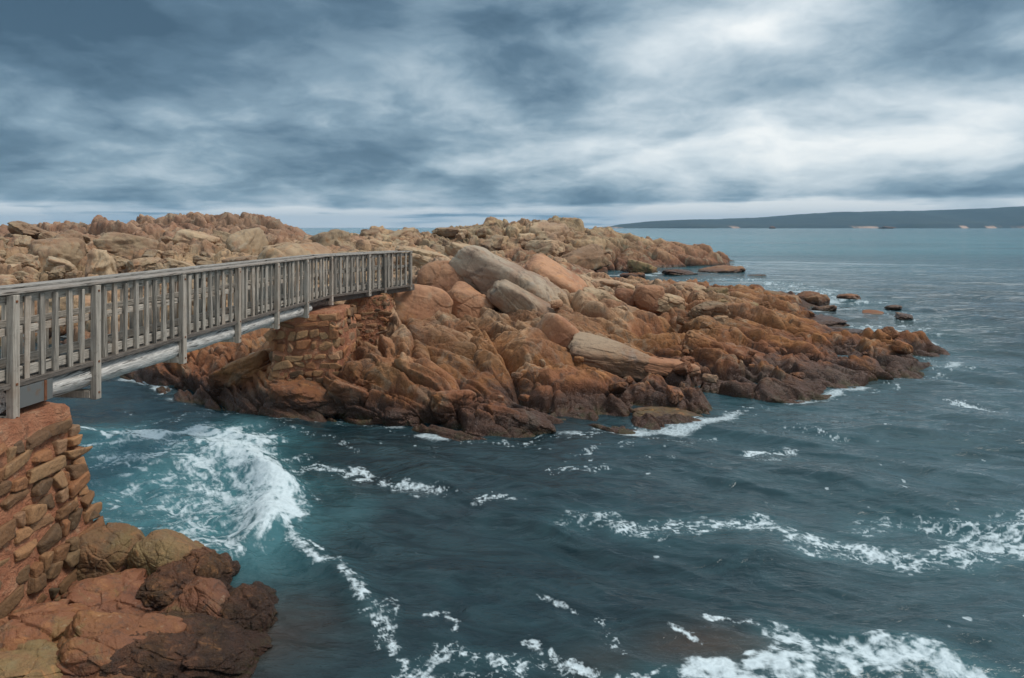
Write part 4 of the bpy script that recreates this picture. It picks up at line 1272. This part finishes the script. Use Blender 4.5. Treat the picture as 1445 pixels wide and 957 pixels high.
ys = np.interp(pxs, [q[0] for q in prof], [q[1] for q in prof])
Lr = np.linspace(0, 1, 40)
hx = []
for v in Lr:
    d = DH + v * 1500
    hgt = (HY - ys) / F * (DH + 1100) + H
    prof_v = np.minimum(1, .16 * min(1, v / .04) + .84 * sstep(0.0, .72, np.array(v)) ** .8)
    x = (pxs - CX) / F * d
    zz = hgt * prof_v - (2 if v == 0 else 0)
    hx.append(np.stack([x, np.full_like(x, d), zz], -1))
V = np.array(hx, f4).reshape(-1, 3)
V[:, 2] += (fbm(V * f4(.012), 5, 131) * 5.0 + 2.0 * fbm(V * f4(.06), 3, 132)) * np.clip(V[:, 2] / 20, 0, 1)
V[:, 1] += vnoise(V * np.array([.004, 0, 0], f4), 5) * 160
hd = link_mesh('headland', V, grid_faces(len(Lr), len(pxs)), m)
tag(hd, kind='structure')
for i, (px, w) in enumerate([(1252, 22), (1090, 8)]):
    boulder(px, 321.7, 2300, w, 4.4, ['wide dark islet just off the far headland', 'tiny dark islet off the pale cliffs of the headland'][i], M_WEED, 'islet', .5, (0, 0, 0), 190 + i, sub=4, cat='islet', rough=.15)

# ---------------------------------------------------------------- air, sky, sun
m, g = material('sea_haze')
nd = g.n('ShaderNodeVolumePrincipled')
nd.inputs['Color'].default_value = (.36, .66, .95, 1)
nd.inputs['Density'].default_value = 0.0001
nd.inputs['Anisotropy'].default_value = 0.0
o = g.n('ShaderNodeOutputMaterial')
m.node_tree.links.new(nd.outputs[0], o.inputs['Volume'])
hb = [(x, y, z) for x in (-12000, 12000) for y in (-400, 11500) for z in (-3.0, 190)]
hz = link_mesh('haze', np.array(hb), [[0, 1, 3, 2], [4, 6, 7, 5], [0, 4, 5, 1], [2, 3, 7, 6], [0, 2, 6, 4], [1, 5, 7, 3]], m, smooth=False)
tag(hz, kind='stuff')

SUN_EL, SUN_AZ = 56.0, 102.0      # azimuth clockwise from +Y (ahead): high, to the right and a little behind
w = bpy.data.worlds.new('World'); sc.world = w
w.use_nodes = True
g = G(w.node_tree)
tc = g.n('ShaderNodeTexCoord').outputs['Generated']
dx, dy, dz = g.sep(tc)
sky = g.n('ShaderNodeTexSky', _sky_type='NISHITA', _sun_disc=False, _sun_elevation=rad(SUN_EL), _sun_rotation=rad(SUN_AZ))
az = g.m('MULTIPLY', g.m('ARCTAN2', dx, dy), 57.2958)
el = g.m('MULTIPLY', g.m('ARCSINE', dz), 57.2958)
zc = g.m('ADD', g.m('MAXIMUM', dz, 0.0), 0.26)
q = g.comb(g.m('DIVIDE', dx, zc), g.m('DIVIDE', dy, zc), 0.0)
wrp = g.vm('MULTIPLY', g.vm('SUBTRACT', g.noise(q, 1.6, 4, .55, 0, True), (.5, .5, .5)), (.34, .34, 0))
q2 = g.vm('ADD', q, wrp)
c1 = g.noise(g.vm('ADD', q2, (3.1, 1.7, 0)), 1.25, 8, .54, 0.0)
c2 = g.noise(g.vm('ADD', q2, (9.1, 4.7, 2)), 3.4, 7, .55, 0.0)
base = g.m('ADD', g.m('MULTIPLY', g.m('SUBTRACT', g.ss(c1, .30, .70), .5), .58), g.m('MULTIPLY', g.m('SUBTRACT', c2, .5), .62))


def lobe(a0, e0, wa, we, amt):
    u = g.m('DIVIDE', g.m('SUBTRACT', az, a0), wa); v = g.m('DIVIDE', g.m('SUBTRACT', el, e0), we)
    r2 = g.m('ADD', g.m('MULTIPLY', u, u), g.m('MULTIPLY', v, v))
    return g.m('MULTIPLY', g.m('EXPONENT', g.m('MULTIPLY', r2, -1.0)), amt)


tot = g.m('ADD', base, .48)
for a0, e0, wa, we, amt in [(-30, 14, 15, 6.5, -.50), (-12, 17.5, 10, 4, -.42), (-16, 12, 9, 3, -.10), (3, 11.5, 5, 4.5, -.30), (3, 18, 8, 2.5, -.34), (-24, 4, 24, 2.6, -.10), (16, 14, 11, 5.5, .36), (10, 8, 16, 3, .12), (-17, 8.5, 10, 2.0, .08),
                            (33, 15, 6, 4, -.22), (34, 11, 8, 2.5, -.08), (28, 7, 14, 3.2, .24), (22, 3.0, 22, .8, -.06), (0, 75, 180, 30, .42), (75, 45, 50, 22, .35), (180, 25, 90, 30, -.12), (-90, 25, 50, 25, -.1)]:
    tot = g.m('ADD', tot, lobe(a0, e0, wa, we, amt))
edge = g.m('ADD', 1.55, g.m('MULTIPLY', g.m('SUBTRACT', g.noise(g.comb(g.m('MULTIPLY', az, .06), g.m('MULTIPLY', el, .5), 0), 1.6, 5, .55), .5), 1.6))
edge = g.m('ADD', edge, g.m('MULTIPLY', g.ss(az, -6, 14), .55))
strip = g.m('MULTIPLY', g.ss(el, g.m('ADD', edge, .45), g.m('SUBTRACT', edge, .35)), .62)
strip = g.m('MULTIPLY', strip, g.ss(g.noise(g.comb(g.m('MULTIPLY', az, .05), g.m('MULTIPLY', el, .8), 3), 2.0, 4, .5), .25, .5))
tot = g.m('ADD', tot, strip)
colr = g.ramp(tot, [(0.0, lin(60, 84, 102)), (0.22, lin(86, 111, 129)), (0.42, lin(126, 149, 164)), (0.60, lin(168, 184, 194)), (0.80, lin(204, 214, 219)), (1.0, lin(236, 239, 238))])
b1 = g.n('ShaderNodeBackground'); g.put(b1.inputs[0], sky.outputs[0]); b1.inputs[1].default_value = .08
b2 = g.n('ShaderNodeBackground'); g.put(b2.inputs[0], colr); b2.inputs[1].default_value = .82
mx = g.n('ShaderNodeMixShader')
g.put(mx.inputs[0], .93); g.t.links.new(b1.outputs[0], mx.inputs[1]); g.t.links.new(b2.outputs[0], mx.inputs[2])
wo = g.n('ShaderNodeOutputWorld'); g.t.links.new(mx.outputs[0], wo.inputs[0])

sl = bpy.data.lights.new('sun', 'SUN')
sl.energy, sl.angle, sl.color = 1.5, rad(16), (1.0, .94, .86)
so = bpy.data.objects.new('sun', sl)
COL.objects.link(so)
dirv = Vector((math.sin(rad(SUN_AZ)) * math.cos(rad(SUN_EL)), math.cos(rad(SUN_AZ)) * math.cos(rad(SUN_EL)), math.sin(rad(SUN_EL))))
so.rotation_euler = dirv.to_track_quat('Z', 'Y').to_euler()
so.location = (20, -20, 60)
